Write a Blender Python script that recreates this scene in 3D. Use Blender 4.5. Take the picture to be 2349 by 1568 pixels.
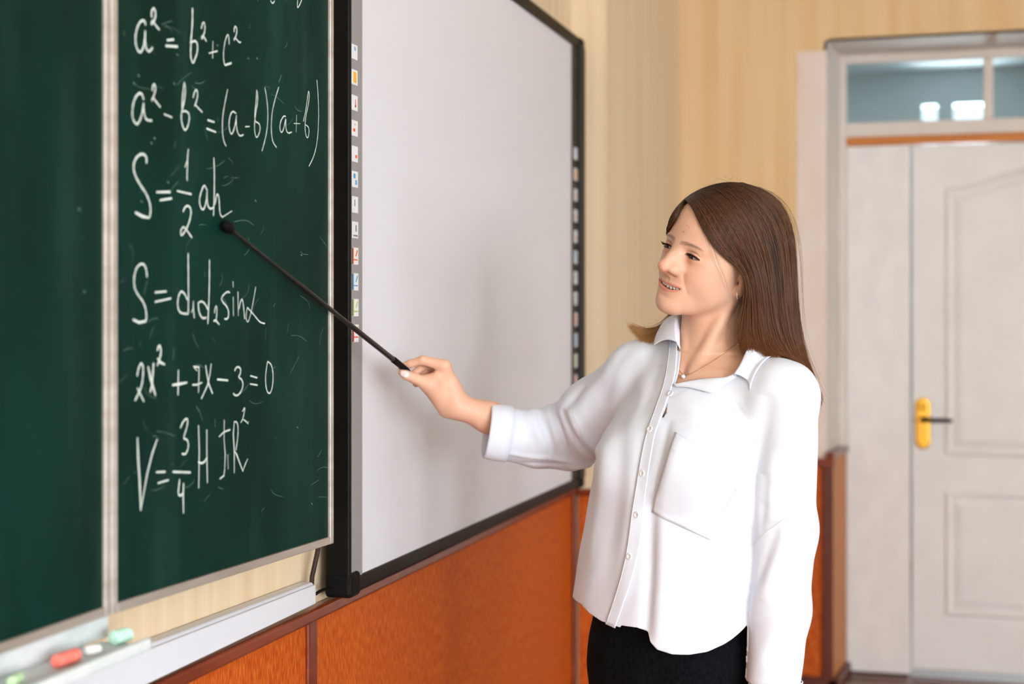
import bpy, bmesh, math, random
import numpy as np
from mathutils import Vector, Matrix

random.seed(7)
rng = np.random.default_rng(7)
for _o in list(bpy.data.objects):
    bpy.data.objects.remove(_o)
S = bpy.context.scene
COL = S.collection
PI = math.pi

# ---------------------------------------------------------------- camera
W, H = 2349, 1568
FPX = 3500.0                      # focal length in pixels
HORIZON = 727.0
YAW = math.radians(15.59)         # the camera looks this far left of the board wall's direction
CAM = Vector((1.10, 0.0, 1.45))
RV = Vector((math.cos(YAW), math.sin(YAW), 0))
FV = Vector((-math.sin(YAW), math.cos(YAW), 0))
cam_data = bpy.data.cameras.new('camera')
cam = bpy.data.objects.new('camera', cam_data)
COL.objects.link(cam)
cam.location = CAM
cam.rotation_euler = (PI / 2, 0, YAW)
cam_data.sensor_width = 36.0
cam_data.lens = FPX * 36.0 / W
cam_data.shift_y = -(H / 2 - HORIZON) / W
cam_data.clip_start = 0.05
cam_data.dof.use_dof = True
cam_data.dof.focus_distance = 2.62
cam_data.dof.aperture_fstop = 2.8
S.camera = cam

# ---------------------------------------------------------------- light and exposure
S.view_settings.view_transform = 'Standard'
S.view_settings.look = 'None'
S.view_settings.gamma = 1.0
S.view_settings.use_curve_mapping = False
S.view_settings.exposure = 0.22
world = bpy.data.worlds.new('sky')
S.world = world
world.use_nodes = True
_bg = world.node_tree.nodes['Background']
_bg.inputs['Color'].default_value = (0.80, 0.90, 1.0, 1)
_bg.inputs['Strength'].default_value = 1.6
ROOM_X, ROOM_Y0, ROOM_Y1, ROOM_Z = 6.4, -7.6, 6.02, 3.3
WINDOWS = [(-7.0, -5.2), (-4.4, -2.6), (-1.6, 0.2), (2.4, 4.0)]      # openings in the window wall, in Y
WIN_Z = (0.85, 2.85)
WIN_POWER = [820, 340, 90, 12]
for _i, (_a, _b) in enumerate(WINDOWS):
    _l = bpy.data.lights.new('window_daylight', 'AREA')
    _l.shape = 'RECTANGLE'
    _l.size = _b - _a
    _l.size_y = WIN_Z[1] - WIN_Z[0]
    _l.energy = WIN_POWER[_i]
    _l.color = (0.90, 0.955, 1.0)
    _lo = bpy.data.objects.new('window_daylight', _l)
    COL.objects.link(_lo)
    _lo.location = (ROOM_X + 0.25, (_a + _b) / 2, sum(WIN_Z) / 2)
    _lo.rotation_euler = (0, math.radians(90), 0)
    # X of the lamp is then vertical
    _l.size, _l.size_y = WIN_Z[1] - WIN_Z[0], _b - _a


# ---------------------------------------------------------------- helpers
def px_at(x, y, fwd):
    """point seen at picture position x, y at this forward distance"""
    return CAM + RV * ((x - W / 2) / FPX * fwd) + FV * fwd + Vector((0, 0, -(y - HORIZON) / FPX * fwd))


def px_ray(x, y):
    return RV * ((x - W / 2) / FPX) + FV + Vector((0, 0, -(y - HORIZON) / FPX))


def px_on(x, y, n, c):
    """point seen at x, y on the plane n.p = c"""
    d = px_ray(x, y)
    t = (c - n.dot(CAM)) / n.dot(d)
    return CAM + d * t


NX, NY = Vector((1, 0, 0)), Vector((0, 1, 0))


def onX(x, y, X):
    return px_on(x, y, NX, X)


def onY(x, y, Y):
    return px_on(x, y, NY, Y)


def tag(o, label=None, cat=None, group=None, kind=None):
    if label: o['label'] = label
    if cat: o['category'] = cat
    if group: o['group'] = group
    if kind: o['kind'] = kind
    return o


def empty(name, loc=(0, 0, 0), label=None, cat=None, group=None, rotz=0.0):
    o = bpy.data.objects.new(name, None)
    COL.objects.link(o)
    o.location = loc
    o.rotation_euler = (0, 0, rotz)
    o.empty_display_size = 0.05
    return tag(o, label, cat, group)


def link_mesh(name, verts, faces, mats, parent=None, smooth=False, fmat=None):
    me = bpy.data.meshes.new(name)
    me.from_pydata([tuple(v) for v in verts], [], [tuple(f) for f in faces])
    me.validate()
    if not isinstance(mats, (list, tuple)): mats = [mats]
    for m in mats: me.materials.append(m)
    if fmat is not None:
        me.polygons.foreach_set('material_index', list(fmat))
    if smooth:
        me.polygons.foreach_set('use_smooth', [True] * len(me.polygons))
    me.update()
    o = bpy.data.objects.new(name, me)
    COL.objects.link(o)
    if parent is not None:
        o.parent = parent
        o.matrix_parent_inverse = Matrix.Identity(4)
        # geometry is given in world space: bring it into the parent's space
        pm = parent_world(parent).inverted()
        me.transform(pm)
    return o


def parent_world(o):
    m = Matrix.Translation(o.location) @ o.rotation_euler.to_matrix().to_4x4()
    if o.parent is not None:
        return parent_world(o.parent) @ m
    return m


class MB:
    """collects shapes (world space) for ONE mesh"""
    def __init__(s):
        s.v, s.f, s.m = [], [], []

    def add(s, vs, fs, mi=0):
        b = len(s.v)
        s.v += [Vector(v) for v in vs]
        s.f += [tuple(b + i for i in f) for f in fs]
        s.m += [mi] * len(fs)
        return s

    def box(s, lo, hi, mi=0):
        x0, y0, z0 = lo
        x1, y1, z1 = hi
        return s.hexa([(x0, y0, z0), (x1, y0, z0), (x1, y1, z0), (x0, y1, z0),
                       (x0, y0, z1), (x1, y0, z1), (x1, y1, z1), (x0, y1, z1)], mi)

    def hexa(s, p, mi=0):
        return s.add(p, [(3, 2, 1, 0), (4, 5, 6, 7), (0, 1, 5, 4), (1, 2, 6, 5), (2, 3, 7, 6), (3, 0, 4, 7)], mi)

    def obox(s, c, ax, ay, az, mi=0):
        """oriented box: centre and three half-axis vectors"""
        c, ax, ay, az = Vector(c), Vector(ax), Vector(ay), Vector(az)
        return s.hexa([c - ax - ay - az, c + ax - ay - az, c + ax + ay - az, c - ax + ay - az,
                       c - ax - ay + az, c + ax - ay + az, c + ax + ay + az, c - ax + ay + az], mi)

    def tube(s, pts, r, n=10, mi=0, caps=True):
        pts = [Vector(p) for p in pts]
        if not isinstance(r, (list, tuple)): r = [r] * len(pts)
        base = len(s.v)
        t0 = (pts[1] - pts[0]).normalized()
        u = t0.orthogonal().normalized()
        for i, p in enumerate(pts):
            t = (pts[min(i + 1, len(pts) - 1)] - pts[max(i - 1, 0)]).normalized()
            u = (u - t * u.dot(t)).normalized()
            w = t.cross(u)
            for k in range(n):
                a = 2 * PI * k / n
                s.v.append(p + (u * math.cos(a) + w * math.sin(a)) * r[i])
        for i in range(len(pts) - 1):
            for k in range(n):
                a, b = base + i * n + k, base + i * n + (k + 1) % n
                s.f.append((a, b, b + n, a + n)); s.m.append(mi)
        if caps:
            s.f.append(tuple(base + k for k in reversed(range(n)))); s.m.append(mi)
            e = base + (len(pts) - 1) * n
            s.f.append(tuple(e + k for k in range(n))); s.m.append(mi)
        return s

    def build(s, name, mats, parent=None, smooth=False, bevel=0.0, seg=2):
        o = link_mesh(name, s.v, s.f, mats, parent, smooth, s.m)
        if bevel:
            b = o.modifiers.new('edge_round', 'BEVEL')
            b.width = bevel
            b.segments = seg
            b.limit_method = 'ANGLE'
            b.harden_normals = False
        if smooth:
            try:
                o.data.set_sharp_from_angle(angle=math.radians(40))
            except Exception:
                pass
        return o


def lin(r, g, b):
    """sRGB 0..255 to linear"""
    f = lambda c: (c / 255 / 12.92) if c / 255 <= 0.04045 else ((c / 255 + 0.055) / 1.055) ** 2.4
    return (f(r), f(g), f(b), 1.0)


def mat(name, col, rough=0.5, metal=0.0, spec=0.5, var=None, scale=(8, 8, 8), col2=None, detail=4.0,
        bump=0.0, bump_scale=None, lo=0.35, hi=0.65, sss=0.0, coat=0.0):
    """procedural material: base colour, an optional second colour mixed in by stretched noise, optional fine relief"""
    m = bpy.data.materials.new(name)
    m.use_nodes = True
    nt = m.node_tree
    b = nt.nodes['Principled BSDF']
    b.inputs['Base Color'].default_value = col
    b.inputs['Roughness'].default_value = rough
    b.inputs['Metallic'].default_value = metal
    b.inputs['Specular IOR Level'].default_value = spec
    if coat: b.inputs['Coat Weight'].default_value = coat
    tc = nt.nodes.new('ShaderNodeTexCoord')
    if col2 is not None:
        mp = nt.nodes.new('ShaderNodeMapping')
        mp.inputs['Scale'].default_value = scale
        nz = nt.nodes.new('ShaderNodeTexNoise')
        nz.inputs['Scale'].default_value = 1.0
        nz.inputs['Detail'].default_value = detail
        rp = nt.nodes.new('ShaderNodeValToRGB')
        rp.color_ramp.elements[0].position = lo
        rp.color_ramp.elements[0].color = col
        rp.color_ramp.elements[1].position = hi
        rp.color_ramp.elements[1].color = col2
        nt.links.new(tc.outputs['Object'], mp.inputs['Vector'])
        nt.links.new(mp.outputs['Vector'], nz.inputs['Vector'])
        nt.links.new(nz.outputs['Fac'], rp.inputs['Fac'])
        nt.links.new(rp.outputs['Color'], b.inputs['Base Color'])
    if bump:
        mp2 = nt.nodes.new('ShaderNodeMapping')
        mp2.inputs['Scale'].default_value = bump_scale or scale
        n2 = nt.nodes.new('ShaderNodeTexNoise')
        n2.inputs['Scale'].default_value = 1.0
        n2.inputs['Detail'].default_value = 3.0
        bp = nt.nodes.new('ShaderNodeBump')
        bp.inputs['Strength'].default_value = bump
        bp.inputs['Distance'].default_value = 0.002
        nt.links.new(tc.outputs['Object'], mp2.inputs['Vector'])
        nt.links.new(mp2.outputs['Vector'], n2.inputs['Vector'])
        nt.links.new(n2.outputs['Fac'], bp.inputs['Height'])
        nt.links.new(bp.outputs['Normal'], b.inputs['Normal'])
    return m
# ================================================================ materials of the room
M = {}
M['wall_left'] = mat('wallpaper_beige', lin(219, 191, 153), 0.8, var=1, scale=(26, 24, .8), col2=lin(229, 206, 172), lo=.3, hi=.6, bump=0.05,
                     bump_scale=(90, 90, 6), spec=0.2)
M['wall'] = mat('wallpaper_tan', lin(218, 182, 134), 0.85, scale=(16, 16, 0.9), col2=lin(226, 194, 150), spec=0.15)
M['strip'] = mat('pale_pink_plaster', lin(229, 216, 208), 0.8, scale=(6, 6, 3), col2=lin(226, 204, 190), spec=0.2)
M['reveal'] = mat('grey_cream_paint', lin(224, 213, 204), 0.6, scale=(4, 4, 3), col2=lin(216, 204, 193), spec=0.3)
M['pale'] = mat('pale_wall_paint', lin(232, 236, 240), .9)
M['ceiling'] = mat('white_ceiling', lin(235, 233, 228), 0.9)
M['floor'] = mat('brown_floor', lin(142, 126, 116), 0.45, scale=(3, 40, 3), col2=lin(156, 140, 128))
M['panel'] = mat('orange_wood_panel', lin(176, 66, 4), 0.5, spec=.2, scale=(260, 260, 45), col2=lin(206, 104, 34), detail=2.5,
                 bump=0.35, bump_scale=(300, 300, 60), lo=0.42, hi=0.62)
M['mahogany'] = mat('dark_red_varnish', lin(112, 38, 12), 0.25, scale=(20, 6, 20), col2=lin(136, 56, 22), spec=0.6, lo=0.45, hi=0.8)
M['dark_wood'] = mat('dark_brown_wood', lin(84, 28, 10), 0.4, scale=(20, 20, 3), col2=lin(100, 40, 16))
M['oak'] = mat('light_orange_wood', lin(196, 120, 48), 0.5, scale=(40, 40, 2), col2=lin(182, 104, 38))
M['door'] = mat('white_door_paint', lin(234, 230, 226), 0.45, scale=(5, 5, 5), col2=lin(228, 224, 220), spec=0.4)
M['door_side'] = mat('cream_side_leaf_paint', lin(236, 230, 225), 0.5, scale=(14, 14, 8), col2=lin(229, 223, 219))
M['lintel'] = mat('orange_lintel', lin(205, 122, 32), 0.5, scale=(2, 30, 30), col2=lin(192, 108, 28))
M['brass'] = mat('brass', lin(232, 178, 72), 0.22, metal=1.0)
M['black'] = mat('black_plastic', lin(9, 8, 7), 0.45, spec=0.16)
M['black_matte'] = mat('black_rubber', lin(8, 8, 8), 0.6, spec=0.15)
M['steel'] = mat('brushed_steel', lin(206, 214, 220), 0.3, metal=0.8)
M['white_board'] = mat('white_projection_surface', lin(222, 220, 224), 0.38, spec=0.3)
M['toolbar'] = mat('grey_toolbar', lin(146, 142, 140), 0.5, spec=0.3)
M['toolbar_dark'] = mat('dark_toolbar', lin(58, 48, 40), 0.5, spec=0.3)
M['icon_white'] = mat('icon_white', lin(226, 226, 226), 0.45)
M['alu'] = mat('aluminium', lin(206, 198, 190), 0.42, metal=0.55, scale=(6, 6, 40), col2=lin(186, 176, 166))
M['alu_bottom'] = mat('aluminium_lower', lin(196, 186, 176), 0.42, metal=0.55, scale=(30, 4, 30), col2=lin(176, 162, 150))
M['white_pvc'] = mat('white_plastic', lin(222, 222, 228), 0.35, spec=0.4)
M['tray_white'] = mat('dusty_white_tray', lin(222, 224, 224), 0.6, scale=(20, 20, 20), col2=lin(206, 214, 212))
M['glass'] = None
_g = bpy.data.materials.new('window_glass')
_g.use_nodes = True
_nt = _g.node_tree
_nt.nodes.remove(_nt.nodes['Principled BSDF'])
_t = _nt.nodes.new('ShaderNodeBsdfTransparent'); _t.inputs['Color'].default_value = (0.86, 0.93, 0.95, 1)
_r = _nt.nodes.new('ShaderNodeBsdfGlossy'); _r.inputs['Roughness'].default_value = 0.03
_f = _nt.nodes.new('ShaderNodeFresnel'); _f.inputs['IOR'].default_value = 1.5
_mx = _nt.nodes.new('ShaderNodeMixShader')
_nt.links.new(_f.outputs[0], _mx.inputs[0]); _nt.links.new(_t.outputs[0], _mx.inputs[1]); _nt.links.new(_r.outputs[0], _mx.inputs[2])
_nt.links.new(_mx.outputs[0], _nt.nodes['Material Output'].inputs['Surface'])
M['glass'] = _g


def flat(name, r, g, b, rough=0.6):
    return mat(name, lin(r, g, b), rough, spec=0.3)


# ================================================================ the room shell
YP, XP = 4.63, 0.11            # the boxed-out stretch of the board wall starts here
YF = 6.34                      # plane of the door frame
mb = MB()
mb.box((-0.2, ROOM_Y0, 0), (0, YP, ROOM_Z))
mb.box((-0.2, YP, 0), (XP, ROOM_Y1, ROOM_Z))
wall_left = mb.build('wall_left', M['wall_left'])
tag(wall_left, kind='structure')

# back wall with the splayed door recess
XO = onY(1896, 400, ROOM_Y1).x
XI = onY(1927, 400, YF).x
ZO = onY(1896, 95, ROOM_Y1).z
ZI = onY(1927, 128, YF).z
XR_O, XR_I = XI + 1.36, XI + 1.33
mb = MB()
mb.box((-0.2, ROOM_Y1, 0), (XO, ROOM_Y1 + 0.36, ROOM_Z))
mb.box((XR_O, ROOM_Y1, 0), (ROOM_X + 0.2, ROOM_Y1 + 0.36, ROOM_Z))
mb.box((XO, ROOM_Y1, ZO), (XR_O, ROOM_Y1 + 0.36, ROOM_Z))
# splayed cheeks and soffit of the recess
mb.hexa([(XO - .01, ROOM_Y1, 0), (XO, ROOM_Y1, 0), (XI, YF, 0), (XO - .01, YF, 0),
         (XO - .01, ROOM_Y1, ZO), (XO, ROOM_Y1, ZO), (XI, YF, ZO), (XO - .01, YF, ZO)], 1)
mb.hexa([(XR_O, ROOM_Y1, 0), (XR_O + .01, ROOM_Y1, 0), (XR_O + .01, YF, 0), (XR_I, YF, 0),
         (XR_O, ROOM_Y1, ZO), (XR_O + .01, ROOM_Y1, ZO), (XR_O + .01, YF, ZO), (XR_I, YF, ZO)], 1)
mb.hexa([(XO, ROOM_Y1, ZO), (XR_O, ROOM_Y1, ZO), (XR_I, YF, ZI), (XI, YF, ZI),
         (XO, ROOM_Y1, ZO + .01), (XR_O, ROOM_Y1, ZO + .01), (XR_O, YF, ZO + .01), (XO, YF, ZO + .01)], 1)
wall_back = tag(mb.build('wall_back', [M['wall'], M['reveal']]), kind='structure')
_a = onY(1828, 119, ROOM_Y1 - 0.004)
MB().box((_a.x, ROOM_Y1 - 0.004, 0), (XO, ROOM_Y1 + 0.001, _a.z)).build('plaster_strip', M['strip'], wall_back)

# window wall, wall behind the camera, floor, ceiling
mb = MB()
ys = [ROOM_Y0] + [v for w in WINDOWS for v in w] + [ROOM_Y1]
for i in range(0, len(ys), 2):
    mb.box((ROOM_X, ys[i], 0), (ROOM_X + 0.2, ys[i + 1], ROOM_Z))
for a, b in WINDOWS:
    mb.box((ROOM_X, a, 0), (ROOM_X + 0.2, b, WIN_Z[0]))
    mb.box((ROOM_X, a, WIN_Z[1]), (ROOM_X + 0.2, b, ROOM_Z))
tag(mb.build('wall_right', M['pale']), kind='structure')
for i, (a, b) in enumerate(WINDOWS):
    m = MB()
    x0, x1, t = ROOM_X + 0.06, ROOM_X + 0.12, 0.06
    m.box((x0, a, WIN_Z[0]), (x1, a + t, WIN_Z[1])); m.box((x0, b - t, WIN_Z[0]), (x1, b, WIN_Z[1]))
    m.box((x0, a, WIN_Z[0]), (x1, b, WIN_Z[0] + t)); m.box((x0, a, WIN_Z[1] - t), (x1, b, WIN_Z[1]))
    c = (a + b) / 2
    m.box((x0, c - .03, WIN_Z[0]), (x1, c + .03, WIN_Z[1]))
    m.box((x0, a, 2.25), (x1, b, 2.30))
    tag(m.build('window_%d' % (i + 1), M['ceiling']), kind='structure')
tag(MB().box((-0.2, ROOM_Y0 - 0.2, 0), (ROOM_X + 0.2, ROOM_Y0, ROOM_Z)).build('wall_front', M['pale']), kind='structure')
floor = tag(MB().box((-0.2, ROOM_Y0 - 0.2, -0.1), (ROOM_X + 0.2, ROOM_Y1 + 0.36, 0)).build('floor', M['floor']), kind='structure')
tag(MB().box((-0.2, ROOM_Y0 - 0.2, ROOM_Z), (ROOM_X + 0.2, ROOM_Y1 + 0.36, ROOM_Z + 0.1)).build('ceiling', M['ceiling']), kind='structure')

# the corridor beyond the transom light
M['corridor'] = mat('corridor_blue_grey', lin(176, 190, 194), 0.7)
M['corridor_white'] = mat('corridor_ceiling_white', lin(240, 242, 242), 0.7)
cy0, cy1, cz = YF + 0.06, 9.4, onY(1990, 166, 9.4).z
mb = MB()
wy = [(onY(2116, 250, cy1).x, onY(2150, 250, cy1).x), (onY(2188, 250, cy1).x, onY(2262, 250, cy1).x)]
wz0, wz1 = 1.3, onY(2140, 240, cy1).z
xs = [-2.0] + [v for w in wy for v in w] + [5.0]
for i in range(0, len(xs), 2):
    mb.box((xs[i], cy1, 0), (xs[i + 1], cy1 + 0.15, cz))
for a, b in wy:
    mb.box((a, cy1, 0), (b, cy1 + 0.15, wz0)); mb.box((a, cy1, wz1), (b, cy1 + 0.15, cz))
mb.box((-2.1, cy0, 0), (-2.0, cy1, cz)); mb.box((5.0, cy0, 0), (5.1, cy1, cz))
tag(mb.build('wall_corridor', M['corridor']), kind='structure')
tag(MB().box((-2.1, cy0, -0.1), (5.1, cy1 + 0.15, 0)).build('floor_corridor', M['floor']), kind='structure')
tag(MB().box((-2.1, cy0, cz), (5.1, cy1 + 0.15, cz + 0.1)).build('ceiling_corridor', M['corridor_white']), kind='structure')
_l = bpy.data.lights.new('corridor_daylight', 'AREA')
_l.shape = 'RECTANGLE'; _l.size = 2.5; _l.size_y = 1.3; _l.energy = 420; _l.color = (0.92, 0.97, 1.0)
_lo = bpy.data.objects.new('corridor_daylight', _l); COL.objects.link(_lo)
_lo.location = (1.9, cy1 + 0.3, 2.0); _lo.rotation_euler = (-PI / 2, 0, 0)

# ---------------------------------------------------------------- wainscot of the board wall
RZ0, RZ1 = 0.903, 0.927
p_post = onX(715, 1480, 0.012).y
for i, (ya, yb) in enumerate([(p_post - 2.0, p_post - 0.012), (p_post + 0.012, YP)]):
    MB().box((0, ya, 0.06), (0.008, yb, RZ0)).build('panel', M['panel'], wall_left)
for y in (p_post, p_post - 2.0):
    MB().box((0, y - 0.020, 0.06), (0.016, y + 0.020, RZ0 - .001)).build('post', M['mahogany'], wall_left, bevel=0.004)
MB().box((0.008, YP - 0.032, 0.06), (0.020, YP, RZ0 - .001)).build('post', M['mahogany'], wall_left, bevel=0.003)
MB().box((0, p_post - 4.0, RZ0), (0.026, YP, RZ1)).build('rail', M['mahogany'], wall_left, bevel=0.006, seg=3)
MB().box((0, p_post - 4.0, 0), (0.02, YP, 0.06)).build('baseboard', M['dark_wood'], wall_left, bevel=0.004)
# boxed-out stretch: its narrow end and its long side
MB().box((0.026, YP - 0.008, 0.06), (XP, YP, 0.896)).build('panel', M['panel'], wall_left)
MB().box((0.026, YP - 0.026, 0.896), (XP + 0.026, YP, 0.918)).build('rail', M['mahogany'], wall_left, bevel=0.005)
MB().box((XP, YP, 0.06), (XP + 0.008, ROOM_Y1, 0.89)).build('panel', M['panel'], wall_left)
MB().box((XP, YP, 0.89), (XP + 0.026, ROOM_Y1, 0.914)).build('rail', M['mahogany'], wall_left, bevel=0.005)
MB().box((XP, YP - 0.02, 0), (XP + 0.018, ROOM_Y1, 0.06)).build('baseboard', M['dark_wood'], wall_left, bevel=0.004)
# back wall wainscot up to the door recess
xa, xb = onY(1888, 1200, ROOM_Y1 - 0.02).x, onY(1911, 1200, ROOM_Y1 - 0.03).x
MB().box((XP + 0.026, ROOM_Y1 - 0.010, 0.06), (xa, ROOM_Y1, 0.872)).build('panel', M['panel'], wall_back)
MB().box((XP + 0.026, ROOM_Y1 - 0.030, 0.872), (xb + 0.004, ROOM_Y1, 0.905)).build('rail', M['mahogany'], wall_back, bevel=0.005)
MB().box((xa, ROOM_Y1 - 0.0295, 0.06), (xb - .0005, ROOM_Y1 - .0265, 0.872)).build('post', M['dark_wood'], wall_back, bevel=0.003)
MB().box((XP + 0.026, ROOM_Y1 - 0.03, 0), (xb + .02, ROOM_Y1, 0.06)).build('baseboard', M['dark_wood'], wall_back, bevel=0.004)
# oak lining of the lower recess cheek
xc = onY(1942, 1200, YF - 0.03).x
MB().hexa([(XO, ROOM_Y1 - .026, .05), (xb, ROOM_Y1 - .026, .05), (xc, YF - .03, .05), (XO, YF - .03, .05),
           (XO, ROOM_Y1 - .026, .905), (xb, ROOM_Y1 - .026, .905), (xc, YF - .03, .905), (XO, YF - .03, .905)]
          ).build('cheek_lining', M['oak'], wall_back)
MB().hexa([(XO, ROOM_Y1 - .03, .905), (xb + .004, ROOM_Y1 - .03, .905), (xc + .008, YF - .02, .905), (XO, YF - .02, .905),
           (XO, ROOM_Y1 - .03, .93), (xb + .004, ROOM_Y1 - .03, .93), (xc + .008, YF - .02, .93), (XO, YF - .02, .93)]
          ).build('rail', M['mahogany'], wall_back)
MB().hexa([(XO, ROOM_Y1 - .03, 0), (xb + .03, ROOM_Y1 - .03, 0), (xc + .02, YF - .03, 0), (XO, YF - .03, 0),
           (XO, ROOM_Y1 - .03, .06), (xb + .03, ROOM_Y1 - .03, .06), (xc + .02, YF - .03, .06), (XO, YF - .03, .06)]
          ).build('baseboard', M['dark_wood'], wall_back, bevel=0.01)

# ---------------------------------------------------------------- the door
door = empty('door_1', (XI + 0.65, YF, 0))
tag(door, 'white double door with an arched moulded panel and transom lights above', kind='structure')
zg1, zg0 = onY(2000, 143, YF).z, onY(2100, 277, YF).z
zl1, zl0 = onY(2000, 313, YF).z, onY(2000, 332, YF).z
xg0 = onY(1941, 200, YF).x
m = MB()
m.box((XI - .04, YF, 0), (xg0, YF + .06, ZI + .05))                # left jamb
m.box((XR_I - .02, YF, 0), (XR_I + .05, YF + .06, ZI + .05))       # right jamb
m.box((xg0, YF, zg1), (XR_I - .02, YF + .06, ZI + .05))            # head
m.box((xg0, YF, zl1), (XR_I - .02, YF + .06, zg0))                 # transom rail
m.build('frame', M['reveal'], door, bevel=0.004)
xm0, xm1 = onY(2256, 200, YF).x, onY(2279, 200, YF).x
MB().box((xm0, YF + .005, zg0), (xm1, YF + .055, zg1)).build('mullion', M['reveal'], door, bevel=0.004)
for a, b in ((xg0, xm0), (xm1, XR_I - .02)):
    MB().box((a, YF + .03, zg0), (b, YF + .034, zg1)).build('pane', M['glass'], door)
MB().box((xg0, YF + .012, zl0), (XR_I - .02, YF + .06, zl1)).build('lintel', M['lintel'], door, bevel=0.002)
xs1 = onY(2088, 900, YF).x
xd0 = onY(2092, 900, YF).x
xd1 = XR_I - .022
MB().box((xg0 + .001, YF + .008, 0.012), (xs1, YF + .05, zl0 - .003)).build('side_leaf', M['door_side'], door, bevel=0.004)
leaf = MB().box((xd0, YF + .014, 0.035), (xd1, YF + .054, zl0 - .006)).build('door_leaf', M['door'], door, bevel=0.005)
MB().box((xd0, YF + .006, 0.002), (xd1, YF + .05, 0.034)).build('kick_strip', M['steel'], leaf, bevel=0.003)
MB().box((XI, YF - .12, 0), (XR_I, YF + .06, 0.006)).build('threshold', M['dark_wood'], door)


def moulding(outline, y, offs):
    """bridged loops inset from an outline in the X, Z plane; offs = (inset, proud) pairs"""
    n = len(outline)
    pts = [Vector((p[0], p[1])) for p in outline]
    vs, fs = [], []
    for ins, pr in offs:
        for i in range(n):
            d0 = (pts[i] - pts[i - 1]).normalized(); d1 = (pts[(i + 1) % n] - pts[i]).normalized()
            n0, n1 = Vector((-d0.y, d0.x)), Vector((-d1.y, d1.x))
            nn = (n0 + n1).normalized()
            k = ins / max(0.3, nn.dot(n0))
            q = pts[i] + nn * k
            vs.append((q.x, y - pr, q.y))
    for l in range(len(offs) - 1):
        for i in range(n):
            a, b = l * n + i, l * n + (i + 1) % n
            fs.append((a, b, b + n, a + n))
    fs.append(tuple((len(offs) - 1) * n + i for i in range(n)))
    return MB().add(vs, fs)


OFF = [(0, 0.0005), (0.006, 0.009), (0.016, 0.010), (0.026, 0.001), (0.034, 0.001), (0.060, 0.009)]
pxl, pxr = onY(2168, 900, YF).x, xd1 - (onY(2168, 900, YF).x - xd0)
zt, zb = onY(2170, 432, YF).z, onY(2170, 1045, YF).z
cx, hw = (pxl + pxr) / 2, (pxr - pxl) / 2
arch = [(pxl, zb), (pxr, zb), (pxr, zt)]
for k in range(1, 16):
    t = 1 - 2 * k / 16
    arch.append((cx + hw * t, zt + 0.085 * (0.5 + 0.5 * math.cos(PI * t)) ** 0.9))
arch.append((pxl, zt))
moulding(arch, YF + .014, OFF).build('door_panel', M['door'], leaf)
zt2, zb2 = onY(2170, 1125, YF).z, onY(2170, 1412, YF).z
moulding([(pxl, zb2), (pxr, zb2), (pxr, zt2), (pxl, zt2)], YF + .014, OFF).build('door_panel', M['door'], leaf)
# brass plate with black lever
hc = onY(2117, 971, YF)
hw_, hh_ = 0.030, 0.104
m = MB()
N = 12
ol = [(hc.x + hw_ * math.cos(a), hc.z + (hh_ - hw_) + hw_ * math.sin(a)) for a in [PI * k / N for k in range(N + 1)]]
ol += [(hc.x + hw_ * math.cos(a), hc.z - (hh_ - hw_) + hw_ * math.sin(a)) for a in [PI + PI * k / N for k in range(N + 1)]]
handle = moulding(ol, YF + .014, [(0, 0), (0.0, .004), (.004, .008), (.010, .0085)]).build('handle_plate', M['brass'], leaf)
hz = onY(2117, 962, YF).z
tip = onY(2184, 962, YF).x
m = MB().tube([(hc.x, YF + .012, hz), (hc.x, YF - .04, hz)], 0.010, 12)
m.tube([(hc.x - .008, YF - .04, hz), (hc.x + .03, YF - .046, hz + .001), (tip - .02, YF - .046, hz + .001), (tip, YF - .042, hz)],
       [.0095, .009, .008, .007], 12)
m.build('lever', M['black'], leaf, smooth=True)
kz = onY(2117, 932, YF).z
MB().tube([(hc.x, YF + .008, kz), (hc.x, YF - .004, kz), (hc.x, YF - .010, kz)], [.016, .016, .009], 16).build('lock_knob', M['brass'], leaf, smooth=True)
kz = onY(2117, 1020, YF).z
MB().tube([(hc.x, YF + .008, kz), (hc.x, YF + .002, kz)], .010, 14).build('lock_knob', M['brass'], leaf, smooth=True)

# ================================================================ interactive whiteboard
WX = 0.066
wy0 = onX(797, 700, WX).y
wy1 = onX(1336, 600, WX).y
yt0, yt1 = onX(803, 700, WX).y, onX(830, 700, WX).y
ys1 = onX(1313, 600, WX).y
wz_b = onX(808, 1364, WX).z
wz_i = onX(833, 1315, WX).z
wz_t = onX(1311, 101, WX).z
wz_o = onX(1330, 92, WX).z + 0.004
wb = empty('interactive_whiteboard', (0.03, (wy0 + wy1) / 2, wz_b),
           'large white interactive board with black frame and icon toolbar hanging on the wall', 'whiteboard')
MB().box((0.026, wy0 + .012, wz_b + .012), (WX - .006, wy1 - .02, wz_o - .012)).build('back_plate', M['black'], wb)
MB().box((WX - .006, yt1, wz_i), (WX - .003, ys1, wz_t)).build('writing_surface', M['white_board'], wb)
FXA, FXB = 0.024, WX + 0.004
MB().box((FXA, wy0, wz_b + .025), (FXB, yt0, wz_o - .02)).build('frame_side', M['black'], wb, bevel=0.003)
MB().box((FXA, ys1 + .055, wz_b + .025), (FXB + .006, wy1, wz_o - .02)).build('frame_side', M['black'], wb, bevel=0.006)
MB().box((FXA, wy0 + .03, wz_b), (FXB, wy1 - .03, wz_i)).build('frame_bottom', M['black'], wb, bevel=0.008, seg=3)
MB().box((FXA, wy0 + .03, wz_t), (FXB, wy1 - .03, wz_o)).build('frame_top', M['black'], wb, bevel=0.004)
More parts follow.
